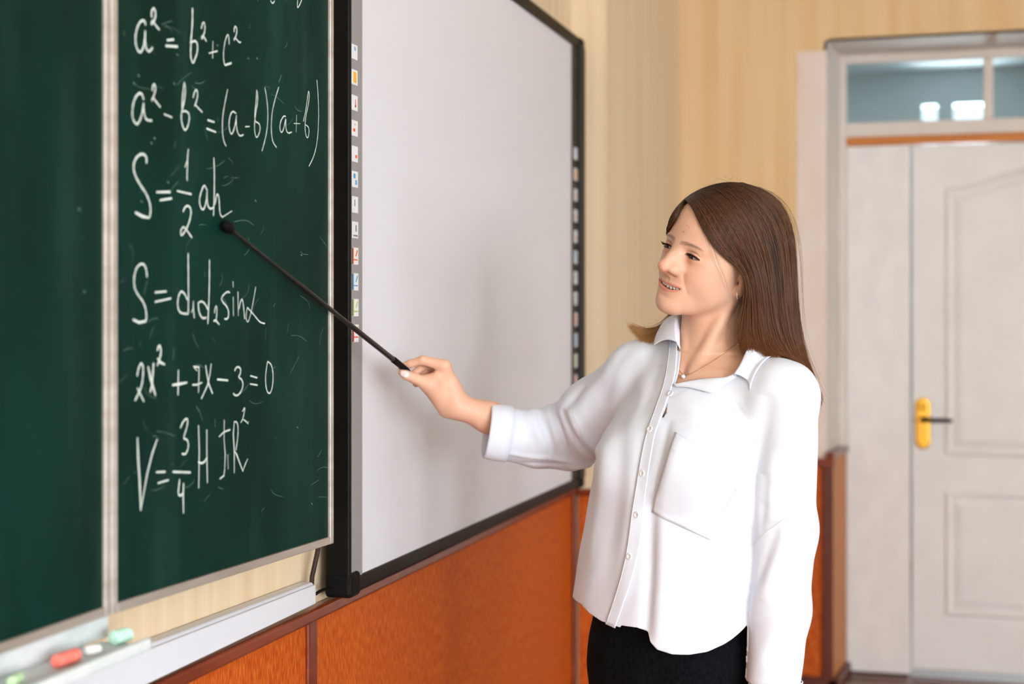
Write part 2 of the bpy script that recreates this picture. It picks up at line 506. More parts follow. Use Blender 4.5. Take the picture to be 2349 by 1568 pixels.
for y, z in ((wy0, wz_b), (wy1 - .05, wz_b), (wy0, wz_o - .04), (wy1 - .05, wz_o - .04)):
    MB().box((FXA - .003, y - .002, z - .003), (FXB + .004, y + .05, z + .042)).build('corner_cap', M['black_matte'], wb, bevel=0.008, seg=3)
tb = MB().box((WX - .006, yt0, wz_i), (WX + .001, yt1, wz_t)).build('toolbar', M['toolbar'], wb)
tb2 = MB().box((WX - .006, ys1, wz_i), (WX + .001, ys1 + .056, wz_t)).build('toolbar', M['toolbar_dark'], wb)
ICOL = {'o': flat('icon_orange', 232, 92, 40), 'y': flat('icon_amber', 240, 170, 40), 'b': flat('icon_blue', 90, 160, 205),
        'g': flat('icon_green', 175, 195, 95), 'r': flat('icon_red', 232, 80, 70), 'k': flat('icon_grey', 120, 120, 120)}
marks = [('b', [(.55, .30, .12, .10), (.5, .2, .06, .08)]), ('y', [(.5, .5, .27, .36)]), ('o', [(.6, .5, .07, .25), (.6, .7, .12, .08)]),
         ('o', [(.35, .62, .2, .1), (.5, .25, .08, .05)]), ('o', [(.68, .65, .16, .1)]), ('b', [(.35, .3, .2, .15), (.65, .68, .15, .15)]),
         ('k', [(.4, .4, .08, .2)]), ('k', [(.6, .4, .1, .2), (.5, .85, .4, .05)]), ('o', None), ('b', None), ('g', None), ('r', None)]


def icon_mesh(y0, y1, z0, z1, x, mk):
    m = MB()
    m.box((x - .001, y0, z0), (x + .0012, y1, z1), 0)
    P = lambda u, v: (y0 + (y1 - y0) * u, z1 - (z1 - z0) * v)
    xx = x + .0013
    if mk[1] is None:      # pen stroke over a coloured bar
        a, b, c, d = P(.0, .02), P(.16, .98), P(.16, .68), P(.9, .76)
        m.box((x, a[0], b[1]), (xx, b[0], a[1]), 1)
        m.box((x, c[0], d[1]), (xx, d[0], c[1]), 1)
        q = [P(.45, .5), P(.62, .52), P(.92, .18), P(.76, .1)]
        m.hexa([(x, *v) for v in q] + [(xx, *v) for v in q], 1)
    else:
        for u, v, hu, hv in mk[1]:
            a, b = P(u - hu, v + hv), P(u + hu, v - hv)
            m.box((x, a[0], a[1]), (xx, b[0], b[1]), 1)
    return m


for i, yc in enumerate([119, 177, 236, 294, 353, 411, 469, 527, 587, 646, 705, 764]):
    a = onX(803.5 + 0.012 * (yc - 119) * .35, yc - 20, WX); b = onX(817.5 + 0.012 * (yc - 119) * .35, yc + 20, WX)
    icon_mesh(a.y + .003, b.y, b.z, a.z, WX + .001, marks[i]).build('icon', [M['icon_white'], ICOL[marks[i][0]]], tb)
for i in range(12):
    yc = 352 + i * 47.5
    a = onX(1315, yc - 15, WX); b = onX(1322, yc + 15, WX)
    icon_mesh(a.y + .004, a.y + .045, b.z, a.z, WX + .001, marks[i]).build('icon', [M['icon_white'], ICOL[marks[i][0]]], tb2)

# ================================================================ chalkboard: fixed panel and hinged wing
CB_Z0, CB_Z1 = 1.0705, 2.12
hinge = Vector((0.080, 1.740, 0))
wend = Vector((0.1185, 2.3877, 0))
wd = (wend - hinge).normalized()
wn = Vector((wd.y, -wd.x, 0))
wl = (wend - hinge).length
cb = empty('chalkboard', (0.05, 1.3, CB_Z0), 'dark green chalkboard with a hinged wing full of chalk formulas', 'chalkboard')


def board_mat(name):
    m = mat(name, lin(0, 34, 27), 0.55, spec=0.10, scale=(5, 5, 3), col2=lin(2, 46, 38), lo=0.4, hi=0.75)
    nt = m.node_tree
    b = nt.nodes['Principled BSDF']
    old = b.inputs['Base Color'].links[0].from_socket
    # wiped chalk dust: faint vertical streaks and a few thin scratches
    tc = nt.nodes.new('ShaderNodeTexCoord')
    mp = nt.nodes.new('ShaderNodeMapping'); mp.inputs['Scale'].default_value = (14, 14, 1.6)
    nz = nt.nodes.new('ShaderNodeTexNoise'); nz.inputs['Scale'].default_value = 1.0; nz.inputs['Detail'].default_value = 6
    rp = nt.nodes.new('ShaderNodeValToRGB')
    rp.color_ramp.elements[0].position = .5; rp.color_ramp.elements[1].position = .85
    rp.color_ramp.elements[1].color = (.16, .16, .16, 1)
    mx = nt.nodes.new('ShaderNodeMixRGB')
    mx.inputs[2].default_value = lin(70, 108, 96)
    nt.links.new(tc.outputs['Object'], mp.inputs['Vector']); nt.links.new(mp.outputs['Vector'], nz.inputs['Vector'])
    nt.links.new(nz.outputs['Fac'], rp.inputs['Fac']); nt.links.new(rp.outputs['Color'], mx.inputs[0])
    nt.links.new(old, mx.inputs[1]); nt.links.new(mx.outputs[0], b.inputs['Base Color'])
    return m


M['board'] = board_mat('green_chalkboard')


def slab(o, d, nrm, s0, s1, z0, z1, t0, t1, mb=None):
    """box along direction d from s0 to s1, from depth t0 to t1 along the normal"""
    mb = mb or MB()
    P = lambda s, t, z: Vector((o.x, o.y, 0)) + d * s + nrm * t + Vector((0, 0, z))
    return mb.hexa([P(s0, t0, z0), P(s0, t1, z0), P(s1, t1, z0), P(s1, t0, z0), P(s0, t0, z1), P(s0, t1, z1), P(s1, t1, z1), P(s1, t0, z1)])


FW = 0.0125
for (o, d, nrm, s0, s1, first) in ((Vector((0.080, 0.2, 0)), Vector((0, 1, 0)), NX, 0.0, 1.536, True), (hinge, wd, wn, 0.0, wl, False)):
    pn = slab(o, d, nrm, s0 + .004, s1 - .004, CB_Z0 + .004, CB_Z1 - .004, -.016, 0).build('panel', M['board'], cb)
    for q, (a, b, z0, z1, mt) in enumerate(((s0, s0 + FW, CB_Z0, CB_Z1, 'alu'), (s1 - FW, s1, CB_Z0, CB_Z1, 'alu'),
                                            (s0 + FW, s1 - FW, CB_Z0, CB_Z0 + FW, 'alu_bottom'), (s0 + FW, s1 - FW, CB_Z1 - FW, CB_Z1, 'alu_bottom'))):
        slab(o, d, nrm, a, b, z0, z1, -.019, .005).build('frame', M[mt], pn, bevel=0.0015)
    if not first: wing = pn
for by_ in (.36, 1.56):
    for bz_ in (1.4, 1.95):
        MB().box((0.0, by_ - .05, bz_ - .06), (0.062, by_ + .05, bz_ + .06)).build('wall_bracket', M['alu'], cb)
MB().tube([(0.079, 1.738, CB_Z0 + .02), (0.079, 1.738, CB_Z1 - .02)], .004, 8).build('hinge', M['alu'], cb)

# ---- chalk writing, stroke by stroke on the wing
wc = wn.dot(hinge) + 0.0004
CROPS = {1: (280, 0, .2169), 2: (470, 0, .24867), 3: (280, 330, .15309), 4: (280, 570, .15326), 5: (280, 780, .16177), 6: (280, 930, .17223)}


def chaikin(p, n=2):
    for _ in range(n):
        q = [p[0]]
        for a, b in zip(p[:-1], p[1:]):
            q.append((a[0] * .75 + b[0] * .25, a[1] * .75 + b[1] * .25)); q.append((a[0] * .25 + b[0] * .75, a[1] * .25 + b[1] * .75))
        q.append(p[-1])
        p = q
    return p


LINES = [
    (1, [  # a2 = b2 + c2
        ('s', 32, [(245, 262), (238, 222), (205, 212), (165, 265), (138, 370), (140, 470), (165, 540), (195, 558), (225, 500), (240, 400), (242, 330)]),
        ('s', 34, [(242, 330), (240, 430), (250, 510), (280, 550), (300, 530), (318, 505)]),
        ('s', 32, [(312, 180), (305, 130), (330, 80), (350, 115), (352, 175), (335, 225), (300, 268), (320, 210), (345, 260), (390, 312)]),
        ('l', 48, [(478, 425), (540, 418)]), ('l', 52, [(465, 485), (580, 492)]),
        ('s', 30, [(742, 90), (742, 240), (728, 420), (718, 470), (735, 440), (780, 430), (798, 480), (792, 560), (770, 620), (748, 675), (725, 620), (722, 540), (728, 450)]),
        ('s', 24, [(836, 300), (850, 240), (868, 235), (876, 300), (865, 360), (838, 425), (845, 375), (862, 385), (888, 435)]),
        ('l', 20, [(958, 440), (955, 610)]), ('l', 24, [(918, 562), (1005, 540)]),
        ('s', 20, [(1130, 465), (1128, 400), (1116, 355), (1090, 420), (1072, 520), (1068, 620), (1082, 685)]), ('l', 36, [(1090, 688), (1150, 668)]),
        ('s', 22, [(1182, 335), (1185, 290), (1200, 275), (1214, 320), (1205, 375), (1178, 435), (1185, 400), (1205, 410), (1235, 450), (1252, 445)])]),
    (2, [  # a2 - b2 = (a-b)(a+b); left half given in crop 1 below
        ('s', 16, [(207, 825), (180, 960), (160, 1080), (158, 1210), (170, 1300), (192, 1345)]),
        ('s', 17, [(285, 1045), (250, 1020), (225, 1080), (218, 1170), (238, 1245), (260, 1215), (282, 1130), (290, 1040), (285, 1130), (295, 1215), (320, 1258), (352, 1242)]),
        ('l', 18, [(372, 1168), (408, 1166)]),
        ('s', 15, [(475, 830), (486, 870), (484, 950), (466, 1040), (455, 1130), (456, 1220), (474, 1278), (500, 1230), (510, 1170), (492, 1130), (462, 1125), (456, 1060), (470, 940), (475, 830)]),
        ('s', 14, [(551, 808), (572, 930), (580, 1060), (572, 1200), (545, 1320), (524, 1392)]),
        ('s', 14, [(679, 802), (640, 930), (614, 1050), (608, 1200), (622, 1310), (658, 1358)]),
        ('s', 15, [(742, 1075), (728, 1065), (698, 1110), (686, 1180), (702, 1228), (722, 1200), (740, 1110), (745, 1090), (742, 1180), (762, 1232), (798, 1218)]),
        ('l', 12, [(843, 1062), (840, 1215)]), ('l', 12, [(820, 1138), (875, 1140)]),
        ('s', 13, [(906, 1118), (930, 1010), (946, 880), (955, 832), (962, 880), (952, 970), (930, 1060), (920, 1150), (925, 1240), (946, 1282), (960, 1220), (955, 1170), (925, 1150)]),
        ('s', 13, [(1031, 738), (1044, 900), (1048, 1100), (1036, 1300), (1005, 1440), (958, 1532)]),
        ('f', 16, [(702, 692), (682, 755)])]),
    (1, [
        ('s', 32, [(225, 1050), (205, 985), (170, 985), (125, 1050), (105, 1150), (105, 1250), (145, 1320), (180, 1290), (215, 1180), (225, 1060), (225, 1180), (250, 1270), (310, 1275)]),
        ('s', 30, [(318, 955), (320, 905), (342, 885), (352, 940), (340, 990), (308, 1080), (320, 1025), (345, 1060), (400, 1130)]),
        ('l', 30, [(445, 1208), (522, 1240)]),
        ('s', 26, [(655, 870), (668, 930), (660, 1040), (638, 1150), (622, 1200), (625, 1290), (655, 1385), (690, 1350), (712, 1250), (700, 1190), (660, 1170), (632, 1185), (632, 1080), (642, 950), (655, 870)]),
        ('s', 22, [(748, 1030), (765, 960), (788, 945), (798, 1000), (788, 1060), (758, 1135), (772, 1105), (800, 1140), (845, 1185)]),
        ('l', 34, [(905, 1270), (970, 1290)]), ('l', 34, [(895, 1360), (985, 1395)])]),
    (2, [('f', 14, [(485, 0), (488, 12)]), ('s', 15, [(603, 8), (622, 36), (640, 10)]), ('f', 14, [(750, 0), (752, 10)]), ('s', 15, [(853, 0), (848, 80), (870, 50), (890, 0)])]),
    (3, [  # S = 1/2 ah
        ('s', 50, [(360, 280), (365, 210), (330, 155), (270, 150), (200, 210), (162, 320), (180, 450), (250, 590), (350, 730), (410, 870), (425, 1000), (410, 1090)]),
        ('l', 64, [(395, 1105), (300, 1085), (200, 1030)]),
        ('l', 66, [(520, 722), (710, 718)]), ('l', 60, [(570, 842), (735, 815)]), ('l', 50, [(825, 705), (1030, 752)]),
        ('s', 36, [(988, 80), (975, 200), (975, 330), (968, 450), (970, 545)]), ('l', 40, [(980, 220), (940, 345)]),
        ('s', 40, [(910, 1010), (940, 940), (990, 920), (1030, 980), (1025, 1080), (985, 1220), (925, 1330), (880, 1380), (870, 1300), (910, 1235), (950, 1270), (1040, 1400)]),
        ('s', 36, [(1262, 680), (1225, 605), (1185, 700), (1150, 830), (1165, 940), (1210, 1000), (1250, 900), (1268, 760), (1270, 640), (1265, 820), (1285, 950), (1330, 975), (1360, 950)]),
        ('s', 34, [(1370, 210), (1378, 400), (1378, 600), (1375, 800), (1365, 1070)]), ('s', 34, [(1390, 900), (1405, 780), (1430, 740), (1450, 830), (1455, 960), (1465, 1060), (1500, 1095)]),
        ('l', 26, [(1500, 1095), (1640, 1005)])]),
    (4, [  # S = d1 d2 sin a
        ('s', 42, [(368, 420), (360, 320), (330, 240), (280, 222), (210, 280), (172, 420), (175, 580), (230, 690), (310, 790), (350, 900), (362, 1020), (350, 1080)]),
        ('l', 62, [(345, 1085), (250, 1105), (165, 1065)]),
        ('l', 62, [(495, 655), (650, 640)]), ('l', 56, [(495, 795), (720, 745)]),
        ('s', 38, [(985, 75), (985, 250), (988, 500), (988, 750), (985, 975)]),
        ('s', 40, [(970, 760), (930, 670), (880, 630), (840, 700), (822, 820), (840, 930), (890, 970), (985, 975)]),
        ('l', 36, [(1062, 790), (1060, 880), (1075, 1030)]), ('l', 30, [(1060, 880), (1035, 950)]),
        ('s', 34, [(1303, 170), (1302, 400), (1298, 700), (1288, 900), (1278, 1120)]),
        ('s', 40, [(1135, 810), (1140, 930), (1175, 1020), (1215, 1045), (1250, 1030)]), ('s', 36, [(1150, 800), (1195, 785), (1240, 830), (1285, 920)]),
        ('s', 28, [(1378, 960), (1385, 890), (1410, 845), (1415, 950), (1405, 1050)]), ('l', 44, [(1370, 1080), (1395, 1070), (1445, 1130)]),
        ('s', 32, [(1605, 658), (1580, 640), (1530, 670), (1475, 740), (1500, 800), (1560, 860), (1592, 940), (1585, 1030), (1560, 1055), (1530, 1050)]),
        ('l', 26, [(1658, 725), (1662, 1000)]), ('l', 24, [(1655, 495), (1658, 575)]),
        ('l', 30, [(1728, 650), (1735, 1000)]), ('s', 28, [(1745, 900), (1765, 800), (1790, 735), (1812, 850), (1830, 1050)]),
        ('s', 20, [(1995, 575), (1965, 750), (1930, 940), (1880, 1115), (1850, 1060), (1855, 950), (1870, 880)]), ('s', 26, [(1870, 880), (1925, 940), (2000, 1030), (2060, 1105), (2130, 1120)])]),
    (5, [  # 2x2 + 7x - 3 = 0
        ('s', 42, [(210, 500), (225, 400), (265, 315), (295, 370), (292, 500), (275, 640), (225, 760), (180, 850)]), ('l', 50, [(215, 685), (300, 860)]),
        ('l', 60, [(365, 385), (400, 550), (465, 770)]), ('s', 48, [(440, 330), (430, 480), (420, 620), (395, 730)]),
        ('s', 44, [(495, 140), (510, 85), (535, 75), (548, 160), (535, 240), (495, 355)]), ('l', 50, [(500, 260), (540, 315), (595, 340)]),
        ('l', 42, [(792, 430), (788, 770)]), ('l', 50, [(712, 635), (810, 620), (910, 600)]),
        ('l', 34, [(1010, 372), (1085, 382), (1085, 480), (1078, 735)]), ('l', 26, [(1015, 380), (1055, 430)]), ('l', 38, [(995, 632), (1060, 630), (1125, 600)]),
        ('l', 40, [(1180, 365), (1200, 500), (1225, 620), (1275, 750)]), ('l', 34, [(1258, 340), (1240, 480), (1205, 640), (1120, 825)]),
        ('l', 52, [(1350, 555), (1490, 568)]),
        ('s', 32, [(1592, 430), (1610, 385), (1650, 375), (1680, 410), (1670, 480), (1640, 525), (1690, 550), (1712, 620), (1695, 700), (1650, 775), (1600, 785), (1572, 755)]),
        ('l', 40, [(1818, 505), (1905, 530)]), ('l', 38, [(1815, 620), (1910, 635)]),
        ('s', 26, [(2058, 300), (2110, 340), (2135, 450), (2135, 600), (2112, 720), (2082, 762), (2045, 720), (2028, 600), (2030, 480), (2050, 340), (2058, 300)])]),
    (6, [  # V = 3/4 H pi R2
        ('l', 50, [(200, 435), (208, 700), (228, 1000), (242, 1385)]), ('l', 40, [(458, 455), (395, 640), (330, 900), (285, 1150), (242, 1385)]),
        ('l', 44, [(455, 885), (565, 880)]), ('l', 40, [(475, 1030), (610, 990)]), ('l', 48, [(675, 880), (900, 888)]),
        ('s', 34, [(772, 290), (810, 205), (855, 165), (872, 200), (855, 300), (805, 440), (860, 445), (882, 520), (865, 600), (835, 650), (795, 640)]),
        ('s', 38, [(760, 985), (750, 1080), (740, 1170), (765, 1205), (805, 1165)]), ('l', 44, [(812, 1040), (808, 1200), (812, 1420)]),
        ('l', 34, [(1012, 270), (1022, 600), (1015, 1090)]), ('l', 34, [(1122, 325), (1122, 600), (1130, 1020)]), ('s', 36, [(1010, 750), (1050, 768), (1090, 750), (1118, 700)]),
        ('l', 26, [(1355, 195), (1352, 450), (1368, 650), (1360, 850)]), ('l', 38, [(1360, 850), (1350, 930), (1300, 970)]), ('l', 34, [(1290, 410), (1350, 350), (1430, 320)]),
        ('l', 20, [(1402, 655), (1407, 840)]), ('f', 20, [(1232, 185), (1232, 280)]),
        ('l', 28, [(1488, 215), (1475, 380), (1488, 600), (1488, 890)]), ('s', 26, [(1488, 215), (1525, 215), (1540, 290), (1535, 430), (1510, 590)]),
        ('l', 30, [(1495, 610), (1520, 650), (1560, 760), (1602, 870)]), ('l', 20, [(1602, 870), (1630, 790), (1665, 710)]),
        ('s', 20, [(1598, 75), (1630, 15), (1625, 80), (1600, 180), (1575, 225)]), ('l', 24, [(1610, 185), (1640, 205), (1672, 238)]), ('l', 16, [(1668, 238), (1676, 208)])]),
]
M['chalk'] = bpy.data.materials.new('white_chalk')
M['chalk'].use_nodes = True


def chalk_shader(m, strength, col):
    nt = m.node_tree
    b = nt.nodes['Principled BSDF']
    b.inputs['Base Color'].default_value = col
    b.inputs['Roughness'].default_value = 0.95
    b.inputs['Specular IOR Level'].default_value = 0.1
    tc = nt.nodes.new('ShaderNodeTexCoord')
    nz = nt.nodes.new('ShaderNodeTexNoise'); nz.inputs['Scale'].default_value = 900; nz.inputs['Detail'].default_value = 2
    n2 = nt.nodes.new('ShaderNodeTexNoise'); n2.inputs['Scale'].default_value = 30; n2.inputs['Detail'].default_value = 2
    ad = nt.nodes.new('ShaderNodeMath'); ad.operation = 'MULTIPLY_ADD'; ad.inputs[1].default_value = 0.7
    rp = nt.nodes.new('ShaderNodeMapRange')
    rp.inputs[1].default_value = 0.52; rp.inputs[2].default_value = 0.92
    rp.inputs[3].default_value = strength; rp.inputs[4].default_value = 1.0 if strength > .3 else strength + .25
    nt.links.new(tc.outputs['Object'], nz.inputs['Vector']); nt.links.new(tc.outputs['Object'], n2.inputs['Vector'])
    nt.links.new(n2.outputs['Fac'], ad.inputs[0]); nt.links.new(nz.outputs['Fac'], ad.inputs[2])
    nt.links.new(ad.outputs[0], rp.inputs[0]); nt.links.new(rp.outputs[0], b.inputs['Alpha'])


chalk_shader(M['chalk'], 0.55, lin(212, 218, 210))
M['chalk_faint'] = bpy.data.materials.new('wiped_chalk'); M['chalk_faint'].use_nodes = True
chalk_shader(M['chalk_faint'], 0.10, lin(150, 190, 172))


def ribbon(mb, pts, w0, mi, lift):
    """flat chalk stroke on the wing through world points"""
    n = len(pts)
    vs, fs = [], []
    for i, p in enumerate(pts):
        t = (pts[min(i + 1, n - 1)] - pts[max(i - 1, 0)])
        if t.length < 1e-7: t = Vector((0, 0, 1))
        t.normalize()
        s = wn.cross(t)
        w = w0 * (0.9 + 0.14 * math.sin(i * 1.7 + lift * 1e5)) * (0.72 if i in (0, n - 1) else 1)
        vs += [p + s * w + wn * lift, p - s * w + wn * lift]
    # rounded ends
    for i in range(n - 1):
        fs.append((2 * i, 2 * i + 1, 2 * i + 3, 2 * i + 2))
    mb.add(vs, fs, mi)
    for e, d in ((0, -1), (n - 1, 1)):
        t = (pts[e] - pts[e - d if n > 1 else e]).normalized()
        s = wn.cross(t)
        arc = [pts[e] + (s * math.cos(a) + t * math.sin(a)) * w0 * .72 + wn * lift for a in [PI * k / 6 for k in range(7)]]
        mb.add(arc, [tuple(range(7))], mi)


formula_i = 0
groups = [[0], [1, 2], [3], [4], [5], [6], [7]]
ribbon_count = 0
for gl in groups:
    done = []
    for gi in gl:
        crop, strokes = LINES[gi]
        ox, oy, sc = CROPS[crop]
        for kind, wpx, pts in strokes:
            p = [(ox + x * sc, oy + y * sc) for x, y in pts]
            if kind == 's': p = chaikin(p, 2)
            P3 = [px_on(x, y, wn, wc) for x, y in p]
            # the stroke's width was read along the picture; turn it into metres at its distance, wide strokes are seen foreshortened
            fw = (P3[len(P3) // 2] - CAM).dot(FV)
            ribbon_count += 1
            bb = [min(q[0] for q in p) - 1, min(q[1] for q in p) - 1, max(q[0] for q in p) + 1, max(q[1] for q in p) + 1]
            done.append((bb, P3, wpx * sc / FPX * fw * 0.45, 1 if kind == 'f' else 0, 0.0004 + 0.000004 * ribbon_count))
    # strokes that touch make one symbol
    lab = list(range(len(done)))
    for a in range(len(done)):
        for b in range(a):
            A_, B_ = done[a][0], done[b][0]
            if A_[0] < B_[2] and B_[0] < A_[2] and A_[1] < B_[3] and B_[1] < A_[3]:
                la, lb = lab[a], lab[b]
                lab = [lb if v == la else v for v in lab]
    for v in sorted(set(lab)):
        mb = MB()
        for k, (bb, P3, w_, mi_, lift_) in enumerate(done):
            if lab[k] == v: ribbon(mb, P3, w_, mi_, lift_)
        mb.build('chalk_symbol', [M['chalk'], M['chalk_faint']], wing)
# wiped traces and dots between the formulas
mb = MB()
r2 = random.Random(5)
for k in range(90):
    x, y = r2.uniform(280, 745), r2.uniform(15, 1180)
    L, a = r2.uniform(8, 46), r2.uniform(-2.2, 2.2)
    c = r2.uniform(-.9, .9)
    p = [(x + L * t * math.cos(a + c * t), y + L * t * math.sin(a + c * t)) for t in (0, .3, .6, 1)]
    ribbon_count += 1
    ribbon(mb, [px_on(u, v, wn, wc) for u, v in chaikin(p, 1)], r2.uniform(.0003, .0006), 0, .0004 + .000003 * ribbon_count)
for x, y in ((316, 173), (306, 191), (398, 192), (353, 317), (346, 328), (405, 126), (384, 418), (323, 462), (588, 134), (568, 134), (497, 104), (585, 460), (690, 585), (714, 1155), (681, 980)):
    ribbon_count += 1
    ribbon(mb, [px_on(x + u, y + v, wn, wc) for u, v in ((-1, -1), (0, 0), (1.5, 1))], .0016, 0, .0004 + .000003 * ribbon_count)
mb.build('wiped_traces', [M['chalk_faint']], wing)['kind'] = 'stuff'
mb = MB()
for x, y, L in ((180, 478, 4), (192, 667, 4)):
    p = [onX(x - 1, y, .0806), onX(x + L * .4, y + L * .3, .0806), onX(x + L, y + L, .0806)]
    _w = wn; wn = NX
    ribbon(mb, p, .0012, 0, .0002); wn = _w
mb.build('wiped_traces', [M['chalk_faint']], cb)['kind'] = 'stuff'

# ================================================================ chalk tray, chalks, cable duct, cables
tz = 1.034
ty1 = onX(346, 1448, 0.135).y
tray = empty('chalk_tray', (0.08, 1.2, tz), 'narrow white chalk tray fixed below the green chalkboard', 'tray')
yb1 = onX(247, 1440, 0.058).y
MB().box((0.0, 0.3, tz - .010), (0.062, ty1 - .03, tz)).box((0.062, 0.3, tz - .008), (0.130, ty1, tz)).build('shelf', M['tray_white'], tray, bevel=.003)
MB().box((0.128, 0.3, tz - .008), (0.137, ty1, tz + .009)).build('lip', M['tray_white'], tray, bevel=.004)
MB().box((0.052, 0.3, tz), (0.060, yb1, CB_Z0 - .001)).build('back_plate', M['tray_white'], tray, bevel=.002)


def chalk_stick(name, px, py, L, r, col, ang, label, z=tz, x=0.097):
    c = onX(px, py, x)
    d = Vector((math.sin(ang), math.cos(ang), 0))
    m = MB()
    zc = Vector((c.x, c.y, z + r))
    rr = [r * .80, r * .96, r, r, r * .97, r * .82]
    m.tube([zc + d * t * L for t in (-.5, -.47, -.3, .3, .47, .5)], rr, 14)
    o = m.build(name, mat(name + '_colour', col, .9, scale=(150, 150, 150), col2=tuple(min(1, c_ * 1.25 + .02) for c_ in col[:3]) + (1,), spec=.1), smooth=True)
    return tag(o, label, 'chalk', 'chalks on the tray')


chalk_stick('chalk_stick', 152, 1506, .040, .0088, lin(238, 122, 108), .1, 'stubby coral red chalk stick lying on the white tray')
chalk_stick('chalk_stick', 277, 1456, .028, .0095, lin(186, 224, 206), .2, 'pale mint chalk stub at the end of the tray below the wing')
chalk_stick('chalk_stick', 212, 1482, .020, .0060, lin(232, 232, 228), .6, 'small white chalk bit between the red and the mint chalk')
chalk_stick('chalk_stick', 36, 1556, .024, .0065, lin(186, 216, 172), -.2, 'light green chalk piece nearest the tray front at picture bottom')

DX = 0.032
a0, a1 = onX(725, 1335, DX), onX(725, 1384, DX)
b0, b1 = onX(330, 1486, DX), onX(340, 1568, DX)
duct = empty('cable_duct', (0.03, 1.9, .95), 'white plastic cable duct running along the wall above the dark red rail', 'cable duct')
yl = 1.25
zl_t = min(1.012, a0.z + (b0.z - a0.z) / (b0.y - a0.y) * (yl - a0.y)); zl_b = max(.929, a1.z + (b1.z - a1.z) / (b1.y - a1.y) * (yl - a1.y))
zr_t, zr_b = a0.z, a1.z
mb = MB().hexa([(0, yl, zl_b), (DX, yl, zl_b), (DX, a0.y, zr_b), (0, a0.y, zr_b), (0, yl, zl_t - .006), (DX, yl, zl_t - .006), (DX, a0.y, zr_t - .004), (0, a0.y, zr_t - .004)])
mb.build('channel', M['white_pvc'], duct, bevel=.002)
MB().hexa([(0.002, yl, zl_t - .006), (DX - .004, yl, zl_t - .006), (DX - .004, a0.y, zr_t - .004), (0.002, a0.y, zr_t - .004),
           (0.002, yl, zl_t), (DX - .008, yl, zl_t), (DX - .008, a0.y, zr_t), (0.002, a0.y, zr_t)]).build('cover', M['white_pvc'], duct, bevel=.002)

M['braid'] = mat('dark_red_braid', lin(58, 20, 18), .7, scale=(400, 400, 400), col2=lin(14, 12, 12), lo=.45, hi=.55)
pts = [onX(735, 800, .028), onX(733, 1080, .028), onX(731, 1215, .028), onX(729, 1262, .028), onX(722, 1295, .026), onX(716, 1322, .024), onX(715, 1342, .022)]
tag(MB().tube(pts, .0045, 10).build('cable', M['braid'], smooth=True), 'dark red braided cable hanging behind the chalkboard corner', 'cable')
pts = [onX(724, 1362, .03), onX(732, 1356, .034), onX(744, 1351, .038), onX(760, 1349, .04)]
tag(MB().tube([Vector((p.x, p.y, p.z)) for p in pts], .003, 8).build('cable', M['black'], smooth=True),
    'thin black cable between the white duct and the whiteboard corner', 'cable')
# ================================================================ the woman
# Her own frame: x along the picture's right, y away from the camera, z up; origin on the floor below her.
PF = 2.65
R0 = (1640 - W / 2) / FPX * PF
PORG = CAM + RV * R0 + FV * PF
PORG.z = 0.0
PM = Matrix.Translation(PORG) @ Matrix.Rotation(YAW, 4, 'Z')


def P(px, py, d):
    """point of her frame seen at px, py when it is d metres behind the plane she stands in"""
    f = PF + d
    return np.array([(px - W / 2) / FPX * f - R0, d, 1.45 - (py - HORIZON) / FPX * f])


def proj(p):
    p = np.asarray(p, float)
    f = PF + p[..., 1]
    return W / 2 + FPX * (p[..., 0] + R0) / f, HORIZON - FPX * (p[..., 2] - 1.45) / f


# ---------------------------------------------------------------- implicit shapes
def smin(a, b, k):
    h = np.maximum(k - np.abs(a - b), 0.0) / k
    return np.minimum(a, b) - h * h * k * 0.25


def smax(a, b, k):
    return -smin(-a, -b, k)


def s_ell(p, c, r):
    q = p - np.asarray(c)
    r = np.asarray(r)
    k0 = np.linalg.norm(q / r, axis=-1)
    k1 = np.linalg.norm(q / (r * r), axis=-1)
    return k0 * (k0 - 1.0) / np.maximum(k1, 1e-9)


def s_cone(p, a, ra, b, rb):
    """capsule whose radius runs from ra to rb"""
    a, b = np.asarray(a, float), np.asarray(b, float)
    ab = b - a
    t = np.clip(((p - a) @ ab) / (ab @ ab), 0, 1)
    return np.linalg.norm(p - (a + t[..., None] * ab), axis=-1) - (ra + (rb - ra) * t)


def s_sph(p, c, r):
    return np.linalg.norm(p - np.asarray(c), axis=-1) - r


def chain(p, pts, k=None):
    """tapered chain through (point, radius) pairs"""
    d = None
    for (a, ra), (b, rb) in zip(pts[:-1], pts[1:]):
        e = s_cone(p, a, ra, b, rb)
        d = e if d is None else (np.minimum(d, e) if not k else smin(d, e, k))
    return d


def culled(p, c, R, fn):
    """fn only near its bounding sphere, a plain bound elsewhere"""
    dc = np.linalg.norm(p - np.asarray(c), axis=-1) - R
    out = np.maximum(dc, 0.02) + 0.03
    m = dc < 0.05
    if m.any():
        out[m] = fn(p[m])
    return out


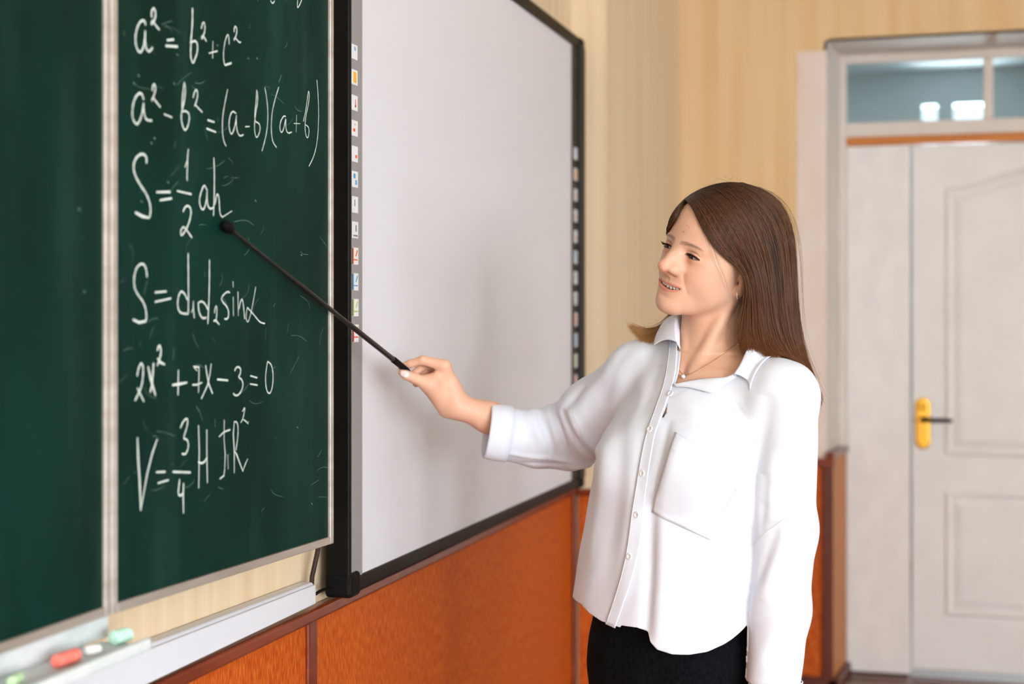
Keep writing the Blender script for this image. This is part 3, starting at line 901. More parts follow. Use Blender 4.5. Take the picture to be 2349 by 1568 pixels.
def surface_nets(fn, lo, hi, h, coarse=8):
    """closed mesh of fn = 0: sparse evaluation on a dense grid, one vertex per crossed cell"""
    lo = np.asarray(lo, float)
    n = np.ceil((np.asarray(hi) - lo) / (h * coarse)).astype(int)
    H = h * coarse
    ci = np.stack(np.meshgrid(*[np.arange(k) for k in n], indexing='ij'), -1).reshape(-1, 3)
    cc = lo + (ci + 0.5) * H
    v = fn(cc)
    near = np.abs(v) < H * 1.25
    N = n * coarse + 1
    F = np.ones(N, np.float32)
    # sign of the far blocks
    for b in ci[(~near) & (v < 0)]:
        s = b * coarse
        F[s[0]:s[0] + coarse + 1, s[1]:s[1] + coarse + 1, s[2]:s[2] + coarse + 1] = -1
    off = np.stack(np.meshgrid(*[np.arange(coarse + 1)] * 3, indexing='ij'), -1).reshape(-1, 3)
    nb = ci[near]
    for s in range(0, len(nb), 400):
        idx = (nb[s:s + 400, None, :] * coarse + off[None]).reshape(-1, 3)
        F[idx[:, 0], idx[:, 1], idx[:, 2]] = fn(lo + idx * h)
    S_ = F < 0
    c = np.zeros(np.array(N) - 1, np.int8)
    for dx in (0, 1):
        for dy in (0, 1):
            for dz in (0, 1):
                c += S_[dx:N[0] - 1 + dx, dy:N[1] - 1 + dy, dz:N[2] - 1 + dz]
    cells = np.argwhere((c > 0) & (c < 8))
    vid = {}
    idm = -np.ones(c.shape, np.int32)
    idm[cells[:, 0], cells[:, 1], cells[:, 2]] = np.arange(len(cells))
    acc = np.zeros((len(cells), 3)); cnt = np.zeros(len(cells))
    corners = [(0, 0, 0), (1, 0, 0), (0, 1, 0), (1, 1, 0), (0, 0, 1), (1, 0, 1), (0, 1, 1), (1, 1, 1)]
    vals = np.stack([F[cells[:, 0] + a, cells[:, 1] + b, cells[:, 2] + e] for a, b, e in corners], 1)
    for i in range(8):
        for j in range(i + 1, 8):
            if sum(abs(np.array(corners[i]) - corners[j])) == 1:
                m = (vals[:, i] < 0) != (vals[:, j] < 0)
                t = vals[m, i] / (vals[m, i] - vals[m, j])
                acc[m] += np.array(corners[i]) + t[:, None] * (np.array(corners[j]) - corners[i]); cnt[m] += 1
    V = lo + (cells + acc / cnt[:, None]) * h
    quads = []
    for ax in range(3):
        sl0 = [slice(None)] * 3; sl1 = [slice(None)] * 3
        sl0[ax] = slice(0, N[ax] - 1); sl1[ax] = slice(1, N[ax])
        e = np.argwhere(S_[tuple(sl0)] != S_[tuple(sl1)])
        a1, a2 = (ax + 1) % 3, (ax + 2) % 3
        ok = (e[:, a1] > 0) & (e[:, a2] > 0) & (e[:, a1] < N[a1] - 1) & (e[:, a2] < N[a2] - 1)
        e = e[ok]
        ins = S_[e[:, 0], e[:, 1], e[:, 2]]
        d1 = np.zeros(3, int); d1[a1] = 1
        d2 = np.zeros(3, int); d2[a2] = 1
        q = [e - d1 - d2, e - d2, e, e - d1]
        q = np.stack([idm[k[:, 0], k[:, 1], k[:, 2]] for k in q], 1)
        q[~ins] = q[~ins][:, ::-1]
        quads.append(q)
    Q = np.concatenate(quads)
    T = np.concatenate([Q[:, [0, 1, 2]], Q[:, [0, 2, 3]]])
    return V, T


def grad(fn, p, e=4e-4):
    g = np.stack([fn(p + np.eye(3)[k] * e) - fn(p - np.eye(3)[k] * e) for k in range(3)], -1)
    return g / np.maximum(np.linalg.norm(g, axis=-1, keepdims=True), 1e-9), np.linalg.norm(g, axis=-1) / (2 * e)


def snap(fn, V, it=2, e=4e-4, step=0.9, cap=0.003):
    for _ in range(it):
        d = fn(V)
        g, m = grad(fn, V, e)
        V = V - g * np.clip(d / np.maximum(m, 0.5) * step, -cap, cap)[:, None]
    return V


def relax(V, T, it=1, f=0.5):
    n = len(V)
    E = np.unique(np.sort(np.concatenate([T[:, [0, 1]], T[:, [1, 2]], T[:, [2, 0]]]), 1), axis=0)
    deg = np.bincount(E.ravel(), minlength=n).astype(float)
    for _ in range(it):
        A = np.zeros_like(V)
        for k in range(3):
            A[:, k] = np.bincount(E[:, 0], V[E[:, 1], k], n) + np.bincount(E[:, 1], V[E[:, 0], k], n)
        V = V + f * (A / np.maximum(deg, 1)[:, None] - V)
    return V


def refine(V, T, sel):
    """split the edges whose two ends are selected, keep the mesh closed"""
    E = np.sort(np.concatenate([T[:, [0, 1]], T[:, [1, 2]], T[:, [2, 0]]]), 1)
    U, inv = np.unique(E, axis=0, return_inverse=True)
    inv = inv.ravel()
    sp = sel[U[:, 0]] & sel[U[:, 1]]
    mid = -np.ones(len(U), int)
    mid[sp] = len(V) + np.arange(sp.sum())
    V2 = np.concatenate([V, (V[U[sp, 0]] + V[U[sp, 1]]) / 2])
    m = mid[inv].reshape(3, -1).T          # midpoints of the edges 01, 12, 20
    k = (m >= 0).sum(1)
    out = [T[k == 0]]
    a = T[k == 3]; b = m[k == 3]
    out += [np.stack(x, 1) for x in ((a[:, 0], b[:, 0], b[:, 2]), (b[:, 0], a[:, 1], b[:, 1]), (b[:, 2], b[:, 1], a[:, 2]), (b[:, 0], b[:, 1], b[:, 2]))]
    for e in range(3):
        w = (k == 1) & (m[:, e] >= 0)
        a, b = T[w], m[w, e]
        i, j, l = e, (e + 1) % 3, (e + 2) % 3
        out += [np.stack((a[:, i], b, a[:, l]), 1), np.stack((b, a[:, j], a[:, l]), 1)]
        w = (k == 2) & (m[:, e] < 0)       # edge e is the one not split
        a = T[w]
        p, q = m[w, (e + 1) % 3], m[w, (e + 2) % 3]
        out += [np.stack((a[:, l], q, p), 1), np.stack((a[:, i], a[:, j], p), 1), np.stack((a[:, i], p, q), 1)]
    return V2, np.concatenate(out)


def clip_mesh(V, T, g):
    """keep the part of the mesh where g > 0, cut cleanly along g = 0"""
    V = list(map(tuple, V)); g = list(g)
    cut = {}
    out = []

    def cp(i, j):
        key = (i, j) if i < j else (j, i)
        if key not in cut:
            t = g[i] / (g[i] - g[j])
            cut[key] = len(V)
            V.append(tuple(V[i][k] + t * (V[j][k] - V[i][k]) for k in range(3)))
        return cut[key]
    ga = np.asarray(g)
    kk = (ga[T] > 0).sum(1)
    full = T[kk == 3]
    for t in T[(kk > 0) & (kk < 3)]:
        poly = []
        for a in range(3):
            i, j = int(t[a]), int(t[(a + 1) % 3])
            if g[i] > 0: poly.append(i)
            if (g[i] > 0) != (g[j] > 0): poly.append(cp(i, j))
        for a in range(1, len(poly) - 1): out.append((poly[0], poly[a], poly[a + 1]))
    T2 = np.concatenate([full, np.array(out, int).reshape(-1, 3)])
    V = np.array(V)
    used = np.unique(T2)
    mp = -np.ones(len(V), int); mp[used] = np.arange(len(used))
    return V[used], mp[T2]


def march(fn, px, py, d0=-0.45, d1=0.6, n=220):
    """first hit of the line of sight through px, py with fn = 0, in her frame"""
    px, py = np.atleast_1d(np.asarray(px, float)), np.atleast_1d(np.asarray(py, float))
    f = np.full(len(px), PF + d0)
    pt = lambda f: np.stack([(px - W / 2) / FPX * f - R0, f - PF, 1.45 - (py - HORIZON) / FPX * f], -1)
    done = np.zeros(len(px), bool)
    for _ in range(n):
        v = fn(pt(f))
        done |= v < 2e-5
        f = np.where(done, f, f + np.clip(v, 2e-5, 0.02) * 0.7)
        if done.all() or (f > PF + d1).all(): break
    return pt(f)


# ---------------------------------------------------------------- pose
HEAD_YAW, HEAD_PITCH, HEAD_ROLL = math.radians(51.0), math.radians(-6.5), math.radians(19.0)
HO = P(1641, 587, -0.01)


def head_axes():
    f = np.array([-math.sin(HEAD_YAW), -math.cos(HEAD_YAW), 0]); l = np.array([math.cos(HEAD_YAW), -math.sin(HEAD_YAW), 0]); u = np.array([0, 0, 1.0])
    f, u = f * math.cos(HEAD_PITCH) - u * math.sin(HEAD_PITCH), u * math.cos(HEAD_PITCH) + f * math.sin(HEAD_PITCH)
    l, u = l * math.cos(HEAD_ROLL) - u * math.sin(HEAD_ROLL), u * math.cos(HEAD_ROLL) + l * math.sin(HEAD_ROLL)
    return np.stack([l, f, u])


HA = head_axes()
to_head = lambda p: (p - HO) @ HA.T
from_head = lambda q: HO + np.asarray(q) @ HA

TY = math.radians(42)
NT = np.array([-math.sin(TY), -math.cos(TY), 0])        # chest normal
LT = np.array([math.cos(TY), -math.sin(TY), 0])         # her left

SH_L, SH_R = P(1800, 912, -0.11), P(1466, 858, 0.11)
EL_L, WR_L = P(1800, 1275, -0.125), P(1772, 1610, -0.155)
EL_R, WR_R = P(1290, 1008, 0.28), P(1048, 930, 0.20)
FA_R = P(1122, 957, .222)
NECK0 = np.array([-0.010, 0.016, 1.352])

EC = np.array([0.0315, 0.0740, -0.0045])      # eye centre in the head frame (her left; mirrored for the right)
EYE_R = 0.0122
EZ = EC[2]


def lid_curves(x):
    """upper and lower lid edge heights over the eye, x from the eye centre, + is outward"""
    t = np.clip(x / 0.0132, -1, 1)
    s = 1 - t * t
    tilt = -0.0004 * t
    return 0.0034 * s ** 0.75 + tilt, -0.0027 * s ** 0.9 + tilt


MC_Z = -0.0665


def mouth_y(x): return 0.0868 - 8.0 * x * x


def mouth_z(x): return MC_Z + 5.2 * x * x


def head_sdf(q):
    X = q[..., 0]
    ax = np.sqrt(X * X + 1e-7)
    p = np.stack([ax, q[..., 1], q[..., 2]], -1)
    y, z = p[..., 1], p[..., 2]
    d = s_ell(p, (0, -.018, .034), (.0755, .1015, .0905))
    d = smin(d, s_ell(p, (0, .033, .026), (.061, .0595, .064)), .03)
    d = smin(d, s_ell(p, (0, .028, -.030), (.0575, .0585, .074)), .03)
    d = smin(d, s_cone(p, (.043, .004, -.060), .016, (.014, .067, -.093), .0165), .026)
    d = smin(d, s_ell(p, (0, .034, -.070), (.041, .047, .031)), .02)
    d = smin(d, s_sph(p, (0, .0762, -.0955), .0170), .016)
    d = smin(d, s_ell(p, (.0445, .043, -.018), (.019, .025, .016)), .022)
    d = smin(d, s_ell(p, (.033, .059, -.042), (.0185, .0180, .019)), .02)
    d = smin(d, s_ell(p, (.047, .026, -.046), (.0165, .028, .028)), .025)
    d = smin(d, s_ell(p, (0, .0690, -.063), (.030, .020, .024)), .016)
    d = smin(d, s_cone(p, (.006, .0860, .010), .0078, (.041, .0690, .012), .0090), .012)
    # eye sockets, lids
    d = smax(d, -s_ell(p, (.0315, .1010, -.0035), (.0165, .0160, .0100)), .012)
    e = p - EC
    re = np.linalg.norm(e, axis=-1)
    d = smin(d, re - .0137, .006)
    # crease above the upper lid
    cz = EZ + .0080 - 22 * (e[..., 0]) ** 2
    d = d + .0020 * np.exp(-((z - cz) / .0013) ** 2) * np.exp(-(e[..., 0] / .012) ** 4) * (y > .06)
    zu, zl = lid_curves(e[..., 0])
    g = np.maximum(e[..., 2] - zu, zl - e[..., 2])
    g = np.maximum(g, np.abs(e[..., 0]) - .0126)
    hole = np.maximum(np.maximum(g, .0110 - re), .064 - y)
    d = np.maximum(d, -hole)
    # nose
    n = s_cone(p, (0, .0880, .006), .0066, (0, .1000, -.016), .0076)
    n = smin(n, s_cone(p, (0, .1000, -.016), .0074, (0, .1105, -.0335), .0106), .008)
    n = smin(n, s_ell(p, (.0145, .0955, -.0350), (.0082, .0138, .0084)), .009)
    n = smin(n, s_cone(p, (.0055, .0905, -.008), .0060, (.0100, .0955, -.0290), .0085), .010)
    n = smin(n, s_cone(p, (0, .1050, -.0390), .0044, (0, .0945, -.0445), .0048), .006)
    d = smin(d, n, .010)
    d = smax(d, -s_ell(p, (.0092, .1015, -.0428), (.0040, .0082, .0040)), .002)
    # crease round the wing of the nose and down to the mouth corner
    ln = s_cone(p, (.0245, .0850, -.0380), 0, (.0350, .0740, -.0660), 0)
    d = d + .0012 * np.exp(-(ln / .0045) ** 2)
    # lips
    xc = np.minimum(ax, .0292)
    over = np.maximum(ax - .0292, 0)
    ym, zm = mouth_y(xc), mouth_z(xc)
    sh = np.sqrt(np.maximum(1 - (xc / .0305) ** 2, 0.02))
    bow = .0012 * np.exp(-(ax / .0045) ** 2)
    up = np.sqrt((y - (ym + .0006)) ** 2 + ((z - (zm + .0056 * sh - bow * .6)) * 1.05) ** 2 + over ** 2) - .0038 * sh
    lo_ = np.sqrt((y - (ym - .0006)) ** 2 + ((z - (zm - .0060 * sh)) * 0.95) ** 2 + over ** 2) - .0042 * sh
    d = smin(d, up, .0045)
    d = smin(d, lo_, .005)
    gh = .0036 * np.maximum(1 - (ax / .0272) ** 2, 0) ** .6
    gap = np.maximum(np.abs(z - (zm - .0004)) - gh, ym - .017 - y)
    gap = np.maximum(gap, ax - .0272)
    d = smax(d, -gap, .0016)
    d = d + .0010 * np.exp(-((ax) / .0026) ** 2) * np.exp(-((z + .0545) / .005) ** 2) * (y > .07)      # philtrum
    d = d + .0016 * np.exp(-(ax / .014) ** 2) * np.exp(-((z + .0840) / .004) ** 2) * (y > .07)        # below the lower lip
    # ears
    ce, se = math.cos(.28), math.sin(.28)
    ea = p - np.array([.0735, -.022, -.010])
    er = np.stack([ea[..., 0] - .25 * -ea[..., 1] * .9, ea[..., 1] * ce + ea[..., 2] * se, -ea[..., 1] * se + ea[..., 2] * ce], -1)
    ear = s_ell(er, (0, 0, 0), (.0058, .0175, .0310))
    ear = smax(ear, -s_ell(er, (.0062, .004, -.002), (.0062, .0095, .0170)), .004)
    ear = smin(ear, s_ell(p, (.0715, -.0090, -.0410), (.0050, .0090, .0095)), .006)
    ear = smin(ear, s_ell(p, (.0720, -.0065, -.0165), (.0040, .0045, .0065)), .003)
    d = smin(d, ear, .005)
    return d


# hand holding the pointer: joints, from the photograph
TH = [(P(1008, 905, .185), .0155), (P(984, 880, .165), .0135), (P(948, 866, .150), .0088), (P(932, 860, .146), .0080), (P(921, 854, .147), .0062)]
IX = [(P(1019, 838, .172), .0112), (P(970, 826, .172), .0088), (P(941, 834, .1765), .0074), (P(920, 842, .1785), .0058)]
MD = [(P(1020, 838, .196), .0112), (P(974, 835, .198), .0090), (P(952, 856, .197), .0076), (P(942, 868, .187), .0060)]
RG = [(P(1022, 846, .218), .0105), (P(984, 846, .222), .0086), (P(962, 866, .206), .0074), (P(954, 880, .196), .0060)]
PK = [(P(1026, 858, .238), .0095), (P(996, 862, .244), .0076), (P(978, 878, .232), .0066), (P(972, 890, .224), .0054)]


def hand_r(p):
    d = s_cone(p, WR_R, .0225, P(1030, 885, .190), .0190)
    d = smin(d, s_cone(p, WR_R + np.array([.004, .012, -.004]), .0220, P(1036, 890, .218), .0180), .012)
    for f in (IX, MD, RG, PK):
        d = smin(d, s_cone(p, P(1036, 900, .205), .0150, f[0][0], f[0][1]), .012)
    d = smin(d, s_cone(p, P(1022, 938, .205), .0150, TH[1][0], .0150), .016)      # ball of the thumb
    d = smin(d, s_cone(p, P(1026, 934, .222), .0150, P(1010, 880, .222), .0130), .014)   # heel of the palm
    d = smin(d, s_cone(p, TH[1][0], .0100, P(1008, 860, .178), .0100), .016)      # web
    fs = None
    for f in (IX, MD, RG, PK):
        c = chain(p, f, .004)
        fs = c if fs is None else np.minimum(fs, c)
    d = smin(d, fs, .005)
    d = smin(d, chain(p, TH, .006), .008)
    return d


def hand_l(p):
    a = WR_L
    d = s_cone(p, a, .022, a + np.array([-.004, -.012, -.075]), .020)
    d = smin(d, s_cone(p, a + np.array([-.012, .010, -.03]), .018, a + np.array([-.02, .022, -.078]), .016), .015)
    for i, (o, L) in enumerate((((-.006, -.030, -.080), .070), ((-.010, -.010, -.084), .078), ((-.016, .010, -.083), .072), ((-.020, .028, -.078), .056))):
        b = a + np.array(o)
        m = b + np.array([-.006, 0, -L * .5]); t = b + np.array([-.022, 0, -L * .93])
        d = smin(d, chain(p, [(b, .0098), (m, .0085), (t, .0065)], .004), .004)
    d = smin(d, chain(p, [(a + np.array([-.004, -.018, -.02]), .014), (a + np.array([-.020, -.040, -.055]), .0105), (a + np.array([-.030, -.044, -.085]), .0072)], .006), .008)
    return d


HIP = np.array([-.076, 0.005, .86])
FOOT_L, FOOT_R = np.array([-.005, -.080, .0]), np.array([-.150, .065, .0])


def ellipse_loft(p, rows):
    """upright body of elliptic sections; rows of (z, cx, cy, half width, half depth)"""
    R = np.array(rows)
    z = p[..., 2]
    cx, cy = np.interp(z, R[:, 0], R[:, 1]), np.interp(z, R[:, 0], R[:, 2])
    a, b = np.interp(z, R[:, 0], R[:, 3]), np.interp(z, R[:, 0], R[:, 4])
    q = np.stack([p[..., 0] - cx, p[..., 1] - cy], -1)
    u = q @ LT[:2]; v = q @ NT[:2]
    k0 = np.sqrt((u / a) ** 2 + (v / b) ** 2)
    k1 = np.sqrt((u / a ** 2) ** 2 + (v / b ** 2) ** 2)
    d = k0 * (k0 - 1) / np.maximum(k1, 1e-6)
    return np.maximum(d, np.maximum(R[0, 0] - z, z - R[-1, 0]))


BODY_ROWS = [(.80, -.076, .005, .134, .090), (.88, -.076, .005, .140, .094), (.98, -.070, .005, .130, .090), (1.05, -.060, .005, .122, .088),
             (1.15, -.045, .004, .135, .100), (1.22, -.035, .003, .140, .104), (1.30, -.020, .003, .138, .090), (1.36, -.012, .006, .095, .066), (1.385, -.010, .010, .060, .050)]
NOTCH = np.array([-.054, -.036, 1.354])


def torso_sdf(p):
    d = ellipse_loft(p, BODY_ROWS)
    d = smin(d, s_cone(p, SH_L, .045, NECK0 + np.array([0, .01, .005]), .050), .03)
    d = smin(d, s_cone(p, SH_R, .045, NECK0 + np.array([0, .01, .005]), .050), .03)
    for s in (-1, 1):
        d = smin(d, s_sph(p, np.array([-.038, .003, 1.205]) + NT * .078 + LT * s * .060, .052), .04)
    d = smin(d, s_cone(p, (-.0769, -.0616, 1.288), .0245, (-.055, -.036, 1.325), .022), .02)
    d = smin(d, s_cone(p, NECK0, .0545, from_head((0, -.026, -.045)), .0495), .022)
    for s in (-1, 1):
        d = smin(d, s_cone(p, from_head((.055 * s, -.018, -.048)), .010, NOTCH + LT * s * .012 - NT * .004, .0075), .012)
        e = (SH_L if s > 0 else SH_R)
        d = smin(d, s_cone(p, NOTCH + LT * s * .016 + NT * .001, .0075, e + np.array([0, 0, .012]) + NT * .020, .009), .016)
    d = d + .004 * np.exp(-(np.linalg.norm(p - (NOTCH + NT * .012), axis=-1) / .012) ** 2)
    return d


def arms_legs(p):
    d = s_cone(p, SH_L, .046, EL_L, .036)
    d = smin(d, s_cone(p, EL_L, .036, WR_L, .025), .02)
    r = s_cone(p, SH_R, .046, EL_R, .036)
    r = smin(r, s_cone(p, EL_R, .037, FA_R, .0268), .02)
    r = smin(r, s_cone(p, FA_R, .0268, WR_R, .0225), .02)
    d = np.minimum(d, r)
    for s, f in ((1, FOOT_L), (-1, FOOT_R)):
        h = HIP + LT * s * .072
        kn = (h + f) / 2 + NT * .012; kn[2] = .47
        an = f + np.array([0, 0, .085])
        d = smin(d, s_cone(p, h, .076, kn, .055), .03)
        d = smin(d, s_cone(p, kn, .054, an, .036), .03)
        d = smin(d, s_cone(p, f + np.array([0, 0, .040]) - NT * .02, .034, f + np.array([0, 0, .024]) + NT * .14, .022), .03)
    return d


def body_sdf(p):
    d = torso_sdf(p)
    d = smin(d, arms_legs(p), .025)
    h = culled(p, HO, .16, lambda q: head_sdf(to_head(q)))
    d = smin(d, h, .016)
    hr = culled(p, P(985, 880, .2), .13, hand_r)
    d = smin(d, hr, .010)
    hl = culled(p, WR_L + np.array([-.01, 0, -.08]), .14, hand_l)
    return smin(d, hl, .010)
# ---------------------------------------------------------------- building the body
person = empty('person', PORG, 'young woman in white shirt and black trousers pointing a stick at the chalkboard', 'person', rotz=YAW)


def local_mesh(name, V, F, mats, parent=None, smooth=True, col=None, sharp=None):
    """mesh given in her own frame; one colour per vertex when col is given"""
    me = bpy.data.meshes.new(name)
    V = np.ascontiguousarray(V, dtype=np.float32)
    if isinstance(F, np.ndarray) and F.ndim == 2:
        n, k = F.shape
        me.vertices.add(len(V)); me.vertices.foreach_set('co', V.ravel())
        me.loops.add(n * k); me.loops.foreach_set('vertex_index', F.ravel().astype(np.int32))
        me.polygons.add(n); me.polygons.foreach_set('loop_start', np.arange(0, n * k, k, dtype=np.int32))
        me.update(calc_edges=True)
    else:
        me.from_pydata([tuple(map(float, v)) for v in V], [], [tuple(int(i) for i in f) for f in F])
    if not isinstance(mats, (list, tuple)): mats = [mats]
    for m in mats: me.materials.append(m)
    if smooth: me.polygons.foreach_set('use_smooth', [True] * len(me.polygons))
    if col is not None:
        a = me.color_attributes.new('Col', 'FLOAT_COLOR', 'POINT')
        c = np.ones((len(V), 4), np.float32); c[:, :3] = col
        a.data.foreach_set('color', c.ravel())
    me.update()
    if sharp is not None:
        me.set_sharp_from_angle(angle=math.radians(sharp))
    o = bpy.data.objects.new(name, me)
    COL.objects.link(o)
    o.parent = parent if parent is not None else person
    return o


def vcol_mat(name, rough, spec=0.4, sss=0.0, gain=None, bump=0.0, bscale=900, sheen=0.0):
    m = bpy.data.materials.new(name)
    m.use_nodes = True
    nt = m.node_tree
    b = nt.nodes['Principled BSDF']
    b.inputs['Roughness'].default_value = rough
    b.inputs['Specular IOR Level'].default_value = spec
    at = nt.nodes.new('ShaderNodeAttribute'); at.attribute_name = 'Col'
    nt.links.new(at.outputs['Color'], b.inputs['Base Color'])
    if sss:
        b.inputs['Subsurface Weight'].default_value = sss
        b.inputs['Subsurface Radius'].default_value = (1.0, 0.35, 0.2)
        b.inputs['Subsurface Scale'].default_value = 0.004
    if bump:
        tc = nt.nodes.new('ShaderNodeTexCoord')
        nz = nt.nodes.new('ShaderNodeTexNoise'); nz.inputs['Scale'].default_value = bscale
        bp = nt.nodes.new('ShaderNodeBump'); bp.inputs['Strength'].default_value = bump; bp.inputs['Distance'].default_value = .0005
        nt.links.new(tc.outputs['Object'], nz.inputs['Vector']); nt.links.new(nz.outputs['Fac'], bp.inputs['Height'])
        nt.links.new(bp.outputs['Normal'], b.inputs['Normal'])
    return m


M['skin'] = vcol_mat('skin', 0.48, 0.35, sss=0.25, bump=0.08)
V, T = surface_nets(body_sdf, (-.62, -.30, -.02), (.22, .42, 1.74), .003)
V = snap(body_sdf, V, 1)
V = relax(V, T, 2, .5)
V = snap(body_sdf, V, 2)
hq = to_head(V)
hand_m = (np.linalg.norm(V - P(985, 880, .2), axis=1) < .085)
face_m = (np.linalg.norm(hq - np.array([.02, .05, -.03]), axis=1) < .105) & (hq[:, 1] > -.03)
V, T = refine(V, T, hand_m | face_m)
hq = to_head(V)
m1 = (np.linalg.norm(V - P(985, 880, .2), axis=1) < .09) | (np.linalg.norm(hq - np.array([.02, .05, -.03]), axis=1) < .112)
V[m1] = relax(V, T, 1, .35)[m1]
V[m1] = snap(body_sdf, V[m1], 2, 3e-4)
# a finer mesh still round the eyes, nose and mouth
fine = ((np.abs(hq[:, 2] - EZ) < .016) & (np.abs(np.abs(hq[:, 0]) - .031) < .020) & (hq[:, 1] > .055)) | \
       ((np.abs(hq[:, 0]) < .034) & (hq[:, 2] < -.024) & (hq[:, 2] > -.084) & (hq[:, 1] > .066))
V, T = refine(V, T, fine)
hq = to_head(V)
fine2 = ((np.abs(hq[:, 2] - EZ) < .017) & (np.abs(np.abs(hq[:, 0]) - .031) < .021) & (hq[:, 1] > .055)) | \
        ((np.abs(hq[:, 0]) < .035) & (hq[:, 2] < -.023) & (hq[:, 2] > -.085) & (hq[:, 1] > .064))
V[fine2] = relax(V, T, 1, .2)[fine2]
V[fine2] = snap(body_sdf, V[fine2], 2, 2e-4)


def skin_colour(V):
    hq = to_head(V)
    x, y, z = np.abs(hq[:, 0]), hq[:, 1], hq[:, 2]
    base = np.array(lin(217, 171, 145)[:3])
    C = np.tile(base, (len(V), 1))

    def mix(c, w):
        nonlocal C
        w = np.clip(w, 0, 1)[:, None]
        C = C * (1 - w) + np.array(lin(*c)[:3]) * w
    near = (np.linalg.norm(hq, axis=1) < .2)
    gs = lambda px_, pz_, sx, sz: np.exp(-((x - px_) / sx) ** 2 - ((z - pz_) / sz) ** 2) * near * (y > .03)
    mix((226, 162, 140), .34 * gs(.038, -.040, .022, .020))          # cheeks
    mix((232, 150, 125), .5 * gs(0, -.036, .012, .012))              # nose tip
    mix((206, 140, 110), .55 * gs(.031, EZ - .009, .017, .006))          # under the eyes
    mix((200, 134, 104), .5 * gs(.031, EZ + .008, .016, .005))            # lids
    n = rng.random(len(V))
    # lips
    zm = mouth_z(np.minimum(x, .0292))
    sh = np.sqrt(np.maximum(1 - (x / .0305) ** 2, 0))
    lip = np.minimum(zm + .0074 * sh + .0004 - .0016 * np.exp(-(x / .004) ** 2) - z, z - zm + .0094 * sh)
    lip = np.clip(lip / .0014 + .4, 0, 1) * (x < .0305) * (y > .062) * near
    mix((208, 124, 110), .72 * lip)
    lip = lip > .3
    mix((150, 66, 58), .8 * (lip & (np.abs(z - zm) < .0040 * sh) & (y < mouth_y(x) - .002)))
    mix((60, 22, 18), .9 * ((np.abs(z - zm) < .006) & (x < .027) & (y < mouth_y(x) - .009) & (y > .05) & near))
    # nostrils
    mix((96, 42, 28), .8 * ((np.linalg.norm((np.stack([x, y, z], 1) - np.array([.0092, .1010, -.0428])) / np.array([.0040, .0080, .0038]), axis=1) < 1)))
    # brows: thin arch
    t = np.clip((x - .006) / .042, 0, 1)
    bz = .0118 + .0030 * np.sin(t * 2.7) - .0018 * t * t
    bw = .0034 * (1 - .72 * t) + .0006
    w = np.exp(-((z - bz) / bw) ** 4) * np.clip((x - .005) / .004, 0, 1) * np.clip((.049 - x) / .006, 0, 1) * (y > .045) * near
    mix((84, 50, 34), w * (.55 + .30 * np.sin(t * 3.1)) * (.8 + .2 * np.sin(x * 5200 + z * 3800)))
    # lid margin
    ex = x - EC[0]
    zu, zl = lid_curves(ex)
    inn = near & (np.abs(ex) < .0142) & (y > .068)
    mix((62, 34, 24), .9 * np.exp(-((z - EZ - zu - .0004) / .0010) ** 2) * inn)
    mix((120, 72, 56), .6 * np.exp(-((z - EZ - zl + .0003) / .0008) ** 2) * inn)
    # small blemishes and moles of the forehead, nose and wrist
    for (a, b, r, c) in ((1568, 532, 3.2, (196, 104, 78)), (1577, 517, 2.4, (200, 112, 84)), (1580, 522, 2.0, (200, 112, 84)), (1557, 500, 1.6, (204, 120, 92)),
                         (1564, 545, 2.2, (206, 130, 100)), (1514.5, 609, 2.6, (196, 112, 70)), (1562, 695, 1.4, (200, 130, 104)), (1093, 948, 1.6, (170, 110, 80)),
                         (1648, 765, 1.6, (220, 150, 120))):
        px_, py_ = proj(V)
        mix(c, .8 * np.exp(-((px_ - a) ** 2 + (py_ - b) ** 2) / (r * .62) ** 2) * (V[:, 1] < .25))
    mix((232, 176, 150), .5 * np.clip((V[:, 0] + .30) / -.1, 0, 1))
    return C


body = local_mesh('body', V, T, M['skin'], col=skin_colour(V))
print('BODY', len(V), len(T))

# eyes, lashes, teeth
M['eye'] = vcol_mat('eye', 0.08, 0.6)


def eye_ball(side):
    c = EC * np.array([side, 1, 1])
    look = np.array([-.22, 1.0, -.14]); look /= np.linalg.norm(look)
    up = np.array([0, 0, 1.0]); rt = np.cross(look, up); rt /= np.linalg.norm(rt); up = np.cross(rt, look)
    vs, cs = [], []
    A = list(np.radians(np.concatenate([np.linspace(0, 40, 28), np.linspace(44, 180, 20)])))
    n = 40
    for a in A:
        bulge = .0007 * max(0, 1 - (a / .52) ** 2) if a < .52 else 0
        for k in range(n):
            b = 2 * PI * k / n
            q = look * math.cos(a) + (rt * math.cos(b) + up * math.sin(b)) * math.sin(a)
            vs.append(c + q * (EYE_R + bulge))
            deg = math.degrees(a)
            if deg < 9.5: col = (12, 10, 9)
            elif deg < 27: col = (58 + 20 * math.sin(b * 9), 44 + 14 * math.sin(b * 9), 34) if deg < 22 else (26, 22, 20)
            else: col = (196, 178, 168)
            cs.append(lin(*col)[:3])
    F = []
    for i in range(len(A) - 1):
        for k in range(n):
            F.append((i * n + k, i * n + (k + 1) % n, (i + 1) * n + (k + 1) % n, (i + 1) * n + k))
    return local_mesh('eye', from_head(np.array(vs)), F, M['eye'], body, col=np.array(cs))


eye_ball(1); eye_ball(-1)
M['lash'] = mat('dark_lash', lin(20, 13, 10), .6, spec=.2)
M['teeth'] = mat('teeth', lin(248, 242, 230), .25, spec=.5)


